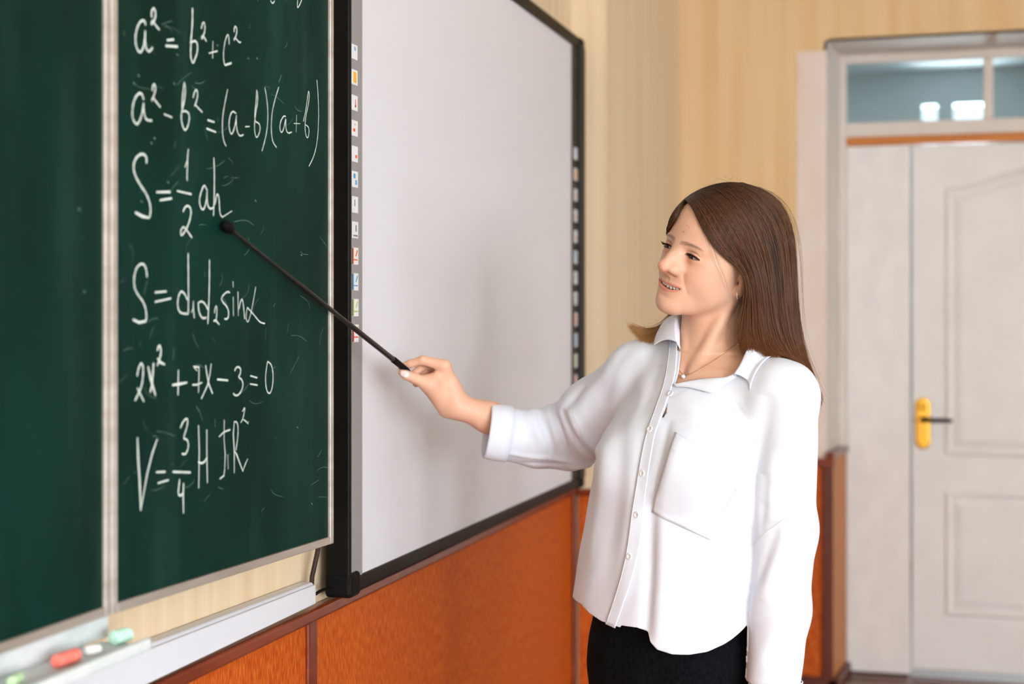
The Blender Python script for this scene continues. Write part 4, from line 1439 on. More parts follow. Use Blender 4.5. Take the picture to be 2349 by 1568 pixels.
def lashes(side):
    V_, F_ = [], []

    def spike(a, b, c, w):
        b0 = len(V_)
        for q, r in ((a, w), (b, w * .7), (c, w * .15)):
            V_.extend([q + np.array([r, 0, 0]), q + np.array([-r * .5, 0, r * .8]), q + np.array([-r * .5, 0, -r * .8])])
        for i in range(2):
            for k in range(3):
                F_.append((b0 + i * 3 + k, b0 + i * 3 + (k + 1) % 3, b0 + i * 3 + 3 + (k + 1) % 3, b0 + i * 3 + 3 + k))
    r3 = random.Random(3)
    for k in range(64):
        t = -.0126 + .0256 * k / 63
        zu, zl = lid_curves(np.array([t]))
        y = math.sqrt(max(.0137 ** 2 - t * t - float(zu[0]) ** 2, 1e-6))
        a = EC + np.array([t, y, float(zu[0])])
        L = (.0050 + .0030 * (t + .0126) / .0256) * r3.uniform(.8, 1.1)
        o = np.array([t * .55 + .0010 * (t > 0), 0, 0])
        b = a + np.array([o[0] * .3, L * .65, -L * .10])
        c = a + np.array([o[0] * .6, L * .95, L * .30])
        spike(a, b, c, .00042)
    for k in range(26):
        t = -.010 + .023 * k / 25
        zu, zl = lid_curves(np.array([t]))
        y = math.sqrt(max(.0134 ** 2 - t * t - float(zl[0]) ** 2, 1e-6))
        a = EC + np.array([t, y, float(zl[0])])
        spike(a, a + np.array([t * .1, .0015, -.0006]), a + np.array([t * .2, .0026, -.0016]), .00022)
    # the dark line of the upper lid
    n = 40
    b0 = len(V_)
    for k in range(n):
        t = -.0130 + .0266 * k / (n - 1)
        zu, zl = lid_curves(np.array([t]))
        w = .0007 * math.sin(PI * (k + .6) / (n + .2)) + .0003
        y = math.sqrt(max(.01395 ** 2 - t * t - float(zu[0]) ** 2, 1e-6))
        for dy, dz in ((.0006, -w), (.0012, 0), (.0004, w)):
            V_.append(EC + np.array([t, y + dy, float(zu[0]) + dz]))
    for k in range(n - 1):
        for j in range(2):
            q = b0 + k * 3 + j
            F_.append((q, q + 1, q + 4, q + 3))
    A = np.array(V_) * np.array([side, 1, 1])
    return local_mesh('eyelashes', from_head(A), F_, M['lash'], body)


lashes(1); lashes(-1)

# upper teeth, one by one
for i, (w, h) in enumerate([(.0086, .0092), (.0068, .0082), (.0076, .0088), (.0066, .0078), (.0064, .0072)]):
    for s in (-1, 1):
        x0 = [0, .0086, .0154, .0230, .0296][i]
        xa, xb = x0 * .96 + .0002, (x0 + w) * .96 - .0002
        V_, F_ = [], []
        nx, nz = 5, 5
        for a in range(nx):
            for b in range(nz):
                u = -1 + 2 * a / (nx - 1); v = b / (nz - 1)
                x = (xa + xb) / 2 + (xb - xa) / 2 * u * (1 - .10 * (1 - v) ** 2 - .05 * v)
                z = MC_Z + 3.0 * x * x + .0056 - h * (1 - v) * (1 - .10 * u * u * (1 - v))
                y = mouth_y(min(x, .0282)) * 1.0 - .0016 - .0011 * u * u - .0006 * (1 - v) ** 3 + .0012 * math.sin(v * 2.4) - max(0, x - .0282) * .9
                V_.append((s * x, y, z))
        for a in range(nx - 1):
            for b in range(nz - 1):
                q = a * nz + b
                F_.append((q, q + nz, q + nz + 1, q + 1) if s > 0 else (q, q + 1, q + nz + 1, q + nz))
        t = local_mesh('tooth', from_head(np.array(V_)), F_, M['teeth'], body)
        so = t.modifiers.new('depth', 'SOLIDIFY'); so.thickness = .003; so.offset = -1

# finger nails of the pointing hand
M['nail'] = mat('pale_nail', lin(242, 214, 208), .18, spec=.6)


def nail(cx, cy, ax, ay, la, lb, fn):
    """rounded plate on the finger: centre, direction and half sizes in the picture, lifted off the skin"""
    n = 9
    L_ = math.hypot(ax, ay); ax, ay = ax / L_, ay / L_
    X_, Y_ = [], []
    for i in range(n):
        for j in range(n):
            u, v = -1 + 2 * i / (n - 1), -1 + 2 * j / (n - 1)
            w = (1 - .32 * abs(u) ** 3)
            X_.append(cx + ax * la * u * (1 - .12 * v * v) - ay * lb * v * w); Y_.append(cy + ay * la * u * (1 - .12 * v * v) + ax * lb * v * w)
    q = march(fn, X_, Y_)
    g_, _ = grad(fn, q, 8e-4)
    F_ = [(i * n + j, i * n + j + 1, (i + 1) * n + j + 1, (i + 1) * n + j) for i in range(n - 1) for j in range(n - 1)]
    o = local_mesh('fingernail', q + g_ * .0005, F_, M['nail'], body)
    so = o.modifiers.new('thickness', 'SOLIDIFY'); so.thickness = .0006; so.offset = 1


hand_fn = lambda p: culled(p, P(985, 880, .2), .13, hand_r)
nail(928.5, 857.5, -26, -9, 10.5, 7.2, hand_fn)
# ---------------------------------------------------------------- shirt
SHIRT_ROWS = [(.74, -.094, .004, .196, .132), (.80, -.093, .004, .192, .130), (.90, -.089, .004, .186, .128), (.98, -.082, .004, .181, .126), (1.05, -.074, .003, .177, .126),
              (1.15, -.058, .002, .172, .130), (1.22, -.044, .001, .168, .130), (1.28, -.028, .001, .160, .116), (1.33, -.016, .003, .140, .090), (1.37, -.012, .006, .105, .070), (1.395, -.010, .010, .070, .055)]
CUFF_R = P(1117, 988, .215)
CUFF_DIR = P(1117, 988, .222) - P(1240, 1006, .236)
CUFF_DIR /= np.linalg.norm(CUFF_DIR)
CUFF_L = P(1772, 1562, -.150)


FOLDS = [   # (line in the picture, half width, height): ridges and valleys of the cloth
    ([(1289, 935), (1296, 958), (1318, 1005), (1345, 1038), (1372, 1056)], .0075, -.0055), ([(1302, 925), (1312, 960), (1336, 1000), (1380, 1040)], .011, .0060),
    ([(1254, 928), (1264, 965), (1280, 1010), (1286, 1062)], .010, .0050), ([(1270, 930), (1282, 970), (1298, 1020), (1302, 1060)], .0075, -.0042),
    ([(1226, 930), (1221, 968), (1243, 1004), (1250, 1040)], .010, .0045), ([(1240, 930), (1240, 960), (1258, 1000), (1268, 1045)], .0070, -.0040),
    ([(1205, 930), (1196, 970), (1214, 1010)], .011, -.0025), ([(1159, 1038), (1212, 1047), (1278, 1051), (1330, 1062)], .0050, .0035), ([(1190, 1060), (1250, 1064), (1300, 1064)], .005, -.003),
    ([(1345, 880), (1318, 912), (1296, 940)], .010, -.0045), ([(1400, 840), (1350, 905), (1318, 965)], .016, .0050), ([(1430, 800), (1400, 880), (1385, 970)], .016, -.0035),
    ([(1300, 1072), (1330, 1068), (1362, 1066)], .012, .0055),
    ([(1412, 830), (1398, 960), (1378, 1120), (1352, 1300)], .020, .0040), ([(1440, 860), (1432, 1000), (1410, 1180), (1388, 1380)], .020, -.0030), ([(1432, 930), (1452, 1010), (1446, 1200), (1424, 1390)], .018, .0030),
    ([(1497, 1150), (1492, 1280), (1487, 1400), (1480, 1470)], .012, -.0070), ([(1522, 1180), (1520, 1330), (1512, 1490)], .020, .0060), ([(1575, 1240), (1580, 1400), (1570, 1500)], .024, -.0030),
    ([(1634, 1160), (1662, 1136), (1696, 1106)], .012, .0045), ([(1650, 1190), (1684, 1150), (1706, 1122)], .010, -.0040), ([(1690, 1112), (1712, 1170), (1724, 1240)], .012, -.0055), ([(1700, 1180), (1706, 1290), (1712, 1400)], .014, -.0030),
    ([(1660, 1240), (1668, 1360), (1650, 1470)], .026, .0040), ([(1556, 1000), (1536, 1080), (1510, 1160)], .014, .0045), ([(1534, 960), (1516, 1050), (1498, 1130)], .010, -.0045),
    ([(1560, 900), (1590, 960), (1640, 1010)], .020, .0030), ([(1740, 905), (1720, 980), (1700, 1070)], .020, .0035), ([(1765, 900), (1752, 990), (1738, 1090)], .014, -.0035),
    ([(1817, 855), (1820, 977), (1780, 1087), (1745, 1150)], .020, .0045), ([(1845, 900), (1850, 1020), (1830, 1150)], .016, -.0030), ([(1795, 1030), (1790, 1110), (1782, 1190)], .012, -.0040), ([(1760, 1080), (1752, 1150), (1742, 1220)], .010, -.0035),
    ([(1811, 1190), (1780, 1270), (1745, 1380)], .014, .0045), ([(1790, 1200), (1756, 1290), (1736, 1340)], .010, -.0040), ([(1840, 1195), (1815, 1364), (1792, 1530)], .016, .0035), ([(1830, 1330), (1800, 1450), (1760, 1530)], .012, -.0035),
    ([(1480, 760), (1470, 840), (1480, 920)], .018, .0030), ([(1520, 800), (1500, 880), (1470, 960)], .014, -.0030), ([(1700, 930), (1660, 960), (1600, 985)], .020, -.0025)]


def shirt_torso(p):
    d = ellipse_loft(p, SHIRT_ROWS)
    for s in (-1, 1):
        d = smin(d, s_sph(p, np.array([-.040, .003, 1.195]) + NT * .085 + LT * s * .066, .052), .05)
    d = smin(d, s_cone(p, SH_L + np.array([-.006, .004, .004]), .052, NECK0 + np.array([0, .012, .012]), .050), .035)
    d = smin(d, s_cone(p, SH_R + np.array([0, 0, .004]), .052, NECK0 + np.array([0, .012, .012]), .050), .035)
    return d


def shirt_sdf(p):
    d = shirt_torso(p)
    # her left sleeve hangs, her right sleeve reaches to the board
    l = s_cone(p, SH_L, .056, P(1798, 1215, -.120), .0525)
    l = smin(l, s_cone(p, P(1798, 1215, -.120), .0525, P(1790, 1400, -.135), .0470), .02)
    l = smin(l, s_cone(p, P(1790, 1400, -.135), .0470, P(1770, 1600, -.150), .0430), .02)
    r = s_cone(p, SH_R + np.array([0, 0, -.006]), .058, P(1372, 955, .205), .072)
    r = smin(r, s_cone(p, P(1372, 955, .205), .072, P(1305, 1000, .270), .062), .02)
    r = smin(r, s_cone(p, P(1305, 1000, .270), .062, P(1235, 1006, .255), .0520), .02)
    r = smin(r, s_cone(p, P(1235, 1006, .255), .0520, CUFF_R + CUFF_DIR * .03, .0500), .02)
    k = .005 + .030 * np.clip((p[..., 2] - 1.20) / .10, 0, 1)
    d = smin(d, l, k)
    d = smin(d, r, .030)
    return d


FOLD3 = []
for ln_, w_, h_ in FOLDS:
    ln_ = np.array(chaikin(ln_, 2))
    q_ = march(shirt_sdf, ln_[:, 0], ln_[:, 1])
    FOLD3.append((q_[:, :], w_, h_))


def fold_height(p):
    """height of the folds over the smooth cloth"""
    h = np.zeros(len(p))
    for q, w, a in FOLD3:
        c, R = q.mean(0), np.linalg.norm(q - q.mean(0), axis=1).max() + 3 * w
        m = np.linalg.norm(p - c, axis=1) < R
        if not m.any(): continue
        pm = p[m]
        best = np.full(len(pm), 1e9); tt = np.zeros(len(pm))
        n = len(q) - 1
        for i in range(n):
            ab = q[i + 1] - q[i]
            t = np.clip(((pm - q[i]) @ ab) / max(ab @ ab, 1e-12), 0, 1)
            d = np.linalg.norm(pm - (q[i] + t[:, None] * ab), axis=1)
            k = d < best
            best[k] = d[k]; tt[k] = (i + t[k]) / n
        h[m] += a * np.exp(-(best / w) ** 2) * np.clip(4.5 * tt * (1 - tt), 0, 1)
    # fine unevenness of the cloth
    h += .0009 * np.sin(p[:, 0] * 61 + 2.1 * np.sin(p[:, 2] * 23 + p[:, 1] * 31)) * np.sin(p[:, 2] * 17 + 1.7 * np.sin(p[:, 0] * 29))
    return h


def in_poly(px, py, poly):
    """signed distance to a polygon in the picture, positive inside (pixels)"""
    poly = np.asarray(poly, float)
    ins = np.zeros(len(px), bool); best = np.full(len(px), 1e9)
    for a, b in zip(poly, np.roll(poly, -1, 0)):
        c = ((a[1] > py) != (b[1] > py)) & (px < (b[0] - a[0]) * (py - a[1]) / (b[1] - a[1] + 1e-12) + a[0])
        ins ^= c
        t = np.clip(((px - a[0]) * (b[0] - a[0]) + (py - a[1]) * (b[1] - a[1])) / (((b - a) ** 2).sum() + 1e-9), 0, 1)
        best = np.minimum(best, np.hypot(px - a[0] - t * (b[0] - a[0]), py - a[1] - t * (b[1] - a[1])))
    return np.where(ins, best, -best)


V, T = surface_nets(shirt_sdf, (-.58, -.33, .70), (.24, .42, 1.50), .004)
V = snap(shirt_sdf, V, 1)
V = relax(V, T, 1, .4)
V = snap(shirt_sdf, V, 1)
VN, _m = grad(shirt_sdf, V, 2e-3)
V = V + VN * fold_height(V)[:, None]
# hem: height of the curved shirt tails round the body
HEM = [(1312, 1384, .0), (1335, 1404, -.03), (1372, 1424, -.06), (1411, 1441, -.10), (1414, 1436, -.10), (1450, 1444, -.13), (1478, 1455, -.145), (1486, 1478, -.15), (1504, 1496, -.155), (1545, 1507, -.165),
       (1590, 1507, -.17), (1632, 1498, -.165), (1668, 1478, -.155), (1700, 1447, -.14), (1722, 1416, -.12), (1732, 1380, -.10)]
hem = np.array([P(*h) for h in HEM])
ctr = np.array([-.088, .004])
ang = lambda q: np.degrees(np.arctan2((q[:, :2] - ctr) @ LT[:2], (q[:, :2] - ctr) @ NT[:2]))     # 0 in front, + towards her left
ha = ang(hem); o_ = np.argsort(ha); ha, hz_ = ha[o_], hem[o_, 2]
ha = np.concatenate([[-180], [-150], ha, [150], [180]]); hz_ = np.concatenate([[.90], [hz_[0] + .012], hz_, [hz_[-1]], [.90]])
upper_arm = lambda q: np.minimum(s_cone(q, SH_L, .056, P(1772, 1620, -.15), .050), s_cone(q, SH_R, .06, P(1235, 1006, .255), .06))
tors = shirt_torso(V)
g_hem = V[:, 2] - np.interp(ang(V), ha, hz_)
arm_l = s_cone(V, P(1798, 1215, -.120), .0525, P(1770, 1600, -.150), .0430)
g_cl = (V - CUFF_L) @ np.array([0.02, .02, 1.0])
g = np.where(V[:, 2] < 1.05, np.maximum(g_hem, np.minimum(g_cl, tors - arm_l)), g_hem)
g = np.where((V[:, 2] < 1.05) & (arm_l < tors - .03), g_cl, g)
g = np.where(V[:, 0] < -.36, 1.0, g)
g_cr = (CUFF_R - V) @ CUFF_DIR
g = np.where(V[:, 0] < -.33, np.minimum(g, g_cr), g)
# neck opening and the open front
OPEN = [(1556, 720), (1562, 780), (1560, 820), (1556, 852), (1548, 884), (1575, 876), (1602, 869), (1640, 867), (1668, 866), (1684, 858), (1702, 828), (1724, 790), (1740, 740), (1640, 690)]
GAP = [(1531, 922), (1523, 944), (1517, 958), (1522, 957), (1529, 945)]
vx, vy = proj(V)
front = (V - np.array([-.02, .004, 1.3])) @ NT > .0
mpx = 1 / 1320.0
for poly in (OPEN, GAP):
    g = np.where(front & (V[:, 2] > 1.2), np.minimum(g, -in_poly(vx, vy, poly) * mpx), g)
nk = s_cone(V, NECK0, .0560, from_head((0, -.026, -.045)), .052)
g = np.where(V[:, 2] > 1.33, np.minimum(g, nk - .012), g)
V, T = clip_mesh(V, T, g)
M['cloth'] = mat('white_cotton', lin(225, 229, 240), .85, spec=.2, bump=.12, bump_scale=(1400, 1400, 1400))
M['cloth'].node_tree.nodes['Principled BSDF'].inputs['Sheen Weight'].default_value = .1
shirt = local_mesh('shirt', V, T, M['cloth'])
so = shirt.modifiers.new('thickness', 'SOLIDIFY'); so.thickness = .0012; so.offset = -1
print('SHIRT', len(V), len(T))


def cloth_grid(name, pts, nu, nv, parent, thick=.0012, mt=None, offset=1):
    """grid surface from an (nu, nv, 3) array of points"""
    pts = np.asarray(pts).reshape(-1, 3)
    F_ = [(i * nv + j, i * nv + j + 1, (i + 1) * nv + j + 1, (i + 1) * nv + j) for i in range(nu - 1) for j in range(nv - 1)]
    o = local_mesh(name, pts, F_, mt or M['cloth'], parent)
    m = o.modifiers.new('thickness', 'SOLIDIFY'); m.thickness = thick; m.offset = offset
    return o


def on_shirt(px, py, lift):
    q = march(shirt_sdf, px, py)
    n, _ = grad(shirt_sdf, q, 2e-3)
    return q + n * (lift + fold_height(q))[:, None], n


def poly_resample(p, n):
    p = np.asarray(p, float)
    s = np.concatenate([[0], np.cumsum(np.hypot(*np.diff(p, axis=0).T))])
    u = np.linspace(0, s[-1], n)
    return np.stack([np.interp(u, s, p[:, 0]), np.interp(u, s, p[:, 1])], 1)


# button placket of her right front
E0 = poly_resample(chaikin([(1555, 780), (1555, 812), (1553, 850), (1544, 890), (1518, 958), (1500, 1010), (1485, 1120), (1465, 1300), (1412, 1440)], 3), 70)
E1 = poly_resample(chaikin([(1537, 780), (1534, 812), (1530, 850), (1521, 890), (1496, 958), (1478, 1010), (1460, 1120), (1436, 1300), (1390, 1430)], 3), 70)
nv = 9
GR = np.stack([E0 * (1 - v) + E1 * v for v in np.linspace(0, 1, nv)], 1)
pts, _n = on_shirt(GR[..., 0].ravel(), GR[..., 1].ravel(), .0014)
pk = cloth_grid('placket', pts, 70, nv, shirt, .0016)
M['stitch'] = mat('seam_thread', lin(228, 229, 235), .8)


def seam(px_pts, name='seam', n=60, lift=.0003, w=.0004, parent=None):
    q = poly_resample(px_pts, n)
    p_, nn = on_shirt(q[:, 0], q[:, 1], lift)
    t = np.gradient(p_, axis=0); t /= np.linalg.norm(t, axis=1, keepdims=True)
    b = np.cross(t, nn)
    g_ = np.stack([p_ - b * w, p_ + nn * w * .8, p_ + b * w], 1)
    return cloth_grid(name, g_, n, 3, parent or shirt, .0004, M['stitch'])


seam(np.stack([E1[:, 0] + 3, E1[:, 1]], 1), lift=.0032)
# breast pocket
q4 = [(1551, 992), (1698, 1092), (1629, 1238), (1494, 1174)]
n = 26
A = np.array([[[(1 - u) * (1 - v) * q4[0][k] + u * (1 - v) * q4[1][k] + u * v * q4[2][k] + (1 - u) * v * q4[3][k] for k in (0, 1)] for v in np.linspace(0, 1, n)] for u in np.linspace(0, 1, n)])
pts, nn = on_shirt(A[..., 0].ravel(), A[..., 1].ravel(), .0012)
u_ = np.repeat(np.linspace(0, 1, n), n); v_ = np.tile(np.linspace(0, 1, n), n)
pts = pts + nn * (.0035 * np.sin(PI * u_) * (1 - v_) ** 1.2)[:, None]
pocket = cloth_grid('pocket', pts, n, n, shirt, .0014)
hemb = [(q4[0][0] * .80 + q4[3][0] * .20, q4[0][1] * .80 + q4[3][1] * .20), (q4[1][0] * .80 + q4[2][0] * .20, q4[1][1] * .80 + q4[2][1] * .20)]
seam(hemb, lift=.0032, parent=pocket, n=30)
# seams: drop shoulder of the left sleeve and of the right one, bottom hem
seam([(1727, 1248), (1762, 1216), (1800, 1190), (1828, 1186), (1852, 1202), (1866, 1216)])
seam([(1316, 936), (1326, 965), (1345, 1010), (1366, 1058)])
# buttons
M['button'] = mat('pearl_button', lin(232, 232, 232), .25, spec=.6)
M['thread'] = mat('white_thread', lin(196, 196, 200), .8)
for bx, by in ((1540, 905), (1493, 985), (1476, 1085), (1464, 1180), (1447, 1275)):
    c, n1 = on_shirt([bx], [by], .0034)
    c, n1 = c[0], n1[0]
    up = np.array([0, 0, 1.0]); a = np.cross(up, n1); a /= np.linalg.norm(a); b = np.cross(n1, a)
    rr = [(0, .0006), (.0028, .0006), (.0036, .0014), (.0050, .0015), (.0056, .0006), (.0056, -.0010)]
    V_, F_ = [c + n1 * rr[0][1]], []
    N_ = 20
    for r, h in rr[1:]:
        for k in range(N_):
            t = 2 * PI * k / N_
            V_.append(c + n1 * h + (a * math.cos(t) + b * math.sin(t)) * r)
    for k in range(N_):
        F_.append((0, 1 + k, 1 + (k + 1) % N_))
        for l in range(len(rr) - 2):
            i = 1 + l * N_
            F_.append((i + k, i + N_ + k, i + N_ + (k + 1) % N_, i + (k + 1) % N_))
    bt = local_mesh('button', V_, F_, M['button'], shirt)
    V_, F_ = [], []
    for s_ in (-1, 1):
        o = c + b * s_ * .0010 + n1 * .0008
        i = len(V_)
        V_ += [o - a * .0004 - b * .0004, o + a * .0004 - b * .0004, o + a * .0004 + b * .0004, o - a * .0004 + b * .0004, o + n1 * .0006]
        F_ += [(i, i + 1, i + 4), (i + 1, i + 2, i + 4), (i + 2, i + 3, i + 4), (i + 3, i, i + 4)]
    local_mesh('button_thread', V_, F_, M['thread'], bt)

# cuffs: turned-up bands at both sleeve ends
def cuff(c, d, L, r0, r1, name, squash=1.0):
    d = d / np.linalg.norm(d)
    a = np.cross(d, [0, 0, 1.0]); a /= np.linalg.norm(a); b = np.cross(a, d)
    n = 40
    rows = [(-L, r0 * .985), (-L, r0 + .0012), (-L * .6, r0 * .5 + r1 * .5 + .002), (-.004, r1 + .0012), (0, r1), (.0, r1 - .0022), (-L * .6, r1 * .96)]
    pts_ = []
    for h, r in rows:
        for k in range(n + 1):
            t = 2 * PI * k / n
            w = 1 + .02 * math.sin(3 * t + 1) + .012 * math.sin(5 * t)
            pts_.append(c + d * h + (a * math.cos(t) * squash + b * math.sin(t)) * r * w)
    return cloth_grid(name, pts_, len(rows), n + 1, shirt, .0006)


cuff(CUFF_R + CUFF_DIR * .001, CUFF_DIR, .043, .0520, .0505, 'cuff')
cuff(CUFF_L + np.array([0, 0, -.052]), P(1766, 1640, -.152) - CUFF_L, .056, .0440, .0400, 'cuff', .95)

# collar: stand inside, fold line, flap turned over
fold_l = [(1684, 857, -.118), (1697, 838, -.110), (1708, 815, -.098), (1718, 790, -.080), (1726, 768, -.045), (1722, 748, .0), (1700, 738, .045), (1655, 730, .080), (1600, 724, .085), (1570, 722, .066), (1556, 724, .040), (1549, 738, .012), (1549, 762, -.012), (1552, 784, -.030)]
flap_l = [(1733, 898, -.130), (1748, 868, -.122), (1760, 842, -.110), (1768, 822, -.092), (1776, 800, -.050), (1772, 784, .0), (1750, 772, .050), (1690, 768, .100), (1610, 764, .112), (1560, 752, .098), (1522, 744, .080), (1512, 755, .056), (1504, 772, .030), (1499, 792, .010)]
stand_l = [(1690, 868, -.104), (1700, 850, -.098), (1708, 830, -.088), (1714, 808, -.070), (1718, 790, -.040), (1714, 775, .0), (1694, 768, .040), (1652, 762, .070), (1604, 756, .074), (1578, 752, .058), (1566, 752, .034), (1560, 762, .008), (1559, 782, -.016), (1560, 800, -.034)]


def line3(l, n=60):
    p_ = np.array([P(*q) for q in l])
    s_ = np.concatenate([[0], np.cumsum(np.linalg.norm(np.diff(p_, axis=0), axis=1))])
    u = np.linspace(0, len(p_) - 1, n)
    i = np.clip(u.astype(int), 0, len(p_) - 2); t = (u - i)[:, None]
    p0, p1, p2, p3 = p_[np.maximum(i - 1, 0)], p_[i], p_[i + 1], p_[np.minimum(i + 2, len(p_) - 1)]
    return .5 * (2 * p1 + (p2 - p0) * t + (2 * p0 - 5 * p1 + 4 * p2 - p3) * t ** 2 + (3 * p1 - p0 - 3 * p2 + p3) * t ** 3)


FO, FL, ST = line3(fold_l), line3(flap_l), line3(stand_l)
rows = []
for t in np.linspace(0, 1, 5): rows.append(ST * (1 - t) + FO * t)
out = FL - FO
for t in np.linspace(.06, 1, 10):
    rows.append(FO + out * t + np.array([0, 0, .007]) * math.sin(PI * min(t * 1.0, 1)) * 1.0)
GRD = np.stack(rows, 1)
body_n = len(rows)
# the flap lies on the shirt
fl = GRD[:, 5:].reshape(-1, 3)
for _ in range(3):
    dd = shirt_sdf(fl); m = dd < .0025
    if m.any():
        gg, _ = grad(shirt_sdf, fl[m], 2e-3)
        fl[m] += gg * (.0025 - dd[m])[:, None]
GRD[:, 5:] = fl.reshape(60, -1, 3)
cloth_grid('collar', GRD, 60, body_n, shirt, .0016, offset=0)

# the open left front folds over into a small lapel along the neckline
TOPL = poly_resample([(1549, 885), (1575, 877), (1602, 870), (1640, 867), (1668, 866), (1686, 858)], 40)
LOWL = poly_resample([(1552, 888), (1580, 889), (1606, 896), (1634, 904), (1655, 888), (1692, 864)], 40)
rows = []
for v in np.linspace(0, 1, 8):
    q = TOPL * (1 - v) + LOWL * v
    p_, n_ = on_shirt(q[:, 0], q[:, 1] + 2.5 * (v < .01), .0012 + .0045 * math.sin(PI * (.12 + .80 * v)))
    rows.append(p_)
rows = [rows[0] - NT * .004] + rows
lp = np.stack(rows, 1)
for _ in range(4):
    lp[1:-1] = .25 * lp[:-2] + .5 * lp[1:-1] + .25 * lp[2:]
cloth_grid('lapel', lp, 40, 9, shirt, .0012)

# ---------------------------------------------------------------- trousers and shoes
M['denim'] = mat('black_denim', lin(5, 6, 8), .85, scale=(300, 300, 120), col2=lin(14, 18, 22), bump=.2, bump_scale=(900, 900, 900), spec=.08)
M['shoe'] = mat('black_shoe', lin(18, 17, 17), .4)
M['sole'] = mat('shoe_sole', lin(210, 208, 204), .7)
TR_ROWS = [(.76, -.076, .004, .146, .100), (.84, -.076, .004, .154, .104), (.92, -.076, .004, .150, .102), (1.0, -.070, .004, .134, .096)]


def legs(p, grow=0.0):
    d = None
    for s, f in ((1, FOOT_L), (-1, FOOT_R)):
        h = HIP + LT * s * .072
        kn = (h + f) / 2 + NT * .012; kn[2] = .47
        an = f + np.array([0, 0, .10])
        e = smin(s_cone(p, h, .084 + grow, kn, .066 + grow), s_cone(p, kn, .066 + grow, an, .047 + grow), .03)
        d = e if d is None else smin(d, e, .02)
    return d


def trousers_sdf(p):
    d = smin(ellipse_loft(p, TR_ROWS), legs(p), .03)
    return d - .0015 * np.sin(p[..., 2] * 70 + 6 * np.sin(p[..., 0] * 20)) * np.exp(-((p[..., 2] - .78) / .08) ** 2)


V, T = surface_nets(trousers_sdf, (-.34, -.24, .04), (.16, .26, 1.05), .007, 6)
V = snap(trousers_sdf, V, 2)
V, T = clip_mesh(V, T, np.minimum(V[:, 2] - .095, .985 - V[:, 2]))
tr = local_mesh('trousers', V, T, M['denim'])
for f in (FOOT_L, FOOT_R):
    def shoe_sdf(p, f=f):
        b = f + np.array([0, 0, .045]); t = f + np.array([0, 0, .036]) + NT * .15
        d = smin(s_cone(p, b - NT * .03, .043, t, .032), s_cone(p, b, .040, f + np.array([0, 0, .10]), .044), .03)
        return np.maximum(d, .001 - p[..., 2])
    V, T = surface_nets(shoe_sdf, f + np.array([-.22, -.22, -.01]), f + np.array([.12, .12, .15]), .006, 6)
    V = snap(shoe_sdf, V, 1)
    V, T = clip_mesh(V, T, .115 - V[:, 2])
    V[:, 2] = np.maximum(V[:, 2], .0)
    local_mesh('shoe', V, T, M['shoe'])

# ---------------------------------------------------------------- jewellery
M['gold'] = mat('fine_gold', lin(196, 160, 104), .3, metal=1.0)
M['silver'] = mat('silver', lin(214, 210, 204), .2, metal=1.0)
M['gem'] = mat('clear_gem', lin(240, 240, 244), .05, spec=1.0, metal=.3)


def on_body(px, py, lift):
    q = march(lambda p: smin(torso_sdf(p), culled(p, HO, .16, lambda z: head_sdf(to_head(z))), .016), px, py)
    n_, _ = grad(torso_sdf, q, 1e-3)
    return q + n_ * lift


ch = poly_resample([(1702, 768), (1690, 784), (1668, 806), (1640, 826), (1610, 844), (1588, 856), (1570, 862)], 120)
p1 = on_body(ch[:, 0], ch[:, 1], .0012)
ch2 = poly_resample([(1570, 862), (1562, 854), (1556, 846), (1550, 836)], 24)
p2 = on_body(ch2[:, 0], ch2[:, 1], .0012)
path = np.concatenate([p1, p2[1:]])
# beads of the chain, alternately turned links
neck = MB()
V_, F_ = [], []
for i, c in enumerate(path):
    r = .00062 if i % 2 else .00048
    b0 = len(V_)
    V_ += [c + np.array(o) * r for o in ((1, 0, 0), (-1, 0, 0), (0, 1, 0), (0, -1, 0), (0, 0, 1), (0, 0, -1))]
    F_ += [tuple(b0 + k for k in f) for f in ((0, 2, 4), (2, 1, 4), (1, 3, 4), (3, 0, 4), (2, 0, 5), (1, 2, 5), (3, 1, 5), (0, 3, 5))]
    if i:
        a = path[i - 1]
        t = (c - a) / max(np.linalg.norm(c - a), 1e-9)
        u = np.cross(t, [0, 0, 1.0]); u /= np.linalg.norm(u); w = np.cross(t, u)
        b0 = len(V_)
        for q in (a, c):
            V_ += [q + u * .0004, q - u * .0002 + w * .00035, q - u * .0002 - w * .00035]
        F_ += [(b0 + k, b0 + (k + 1) % 3, b0 + 3 + (k + 1) % 3, b0 + 3 + k) for k in range(3)]
necklace = local_mesh('necklace', V_, F_, M['gold'], person)
pc = on_body([1569], [866], .0030)[0]


def ball(c, r, n=14, sx=(1, 1, 1)):
    V_, F_ = [], []
    for i in range(n + 1):
        for k in range(n):
            a, b = PI * i / n, 2 * PI * k / n
            V_.append(np.array(c) + r * np.array([math.sin(a) * math.cos(b) * sx[0], math.sin(a) * math.sin(b) * sx[1], math.cos(a) * sx[2]]))
    for i in range(n):
        for k in range(n):
            F_.append((i * n + k, i * n + (k + 1) % n, (i + 1) * n + (k + 1) % n, (i + 1) * n + k))
    return V_, F_


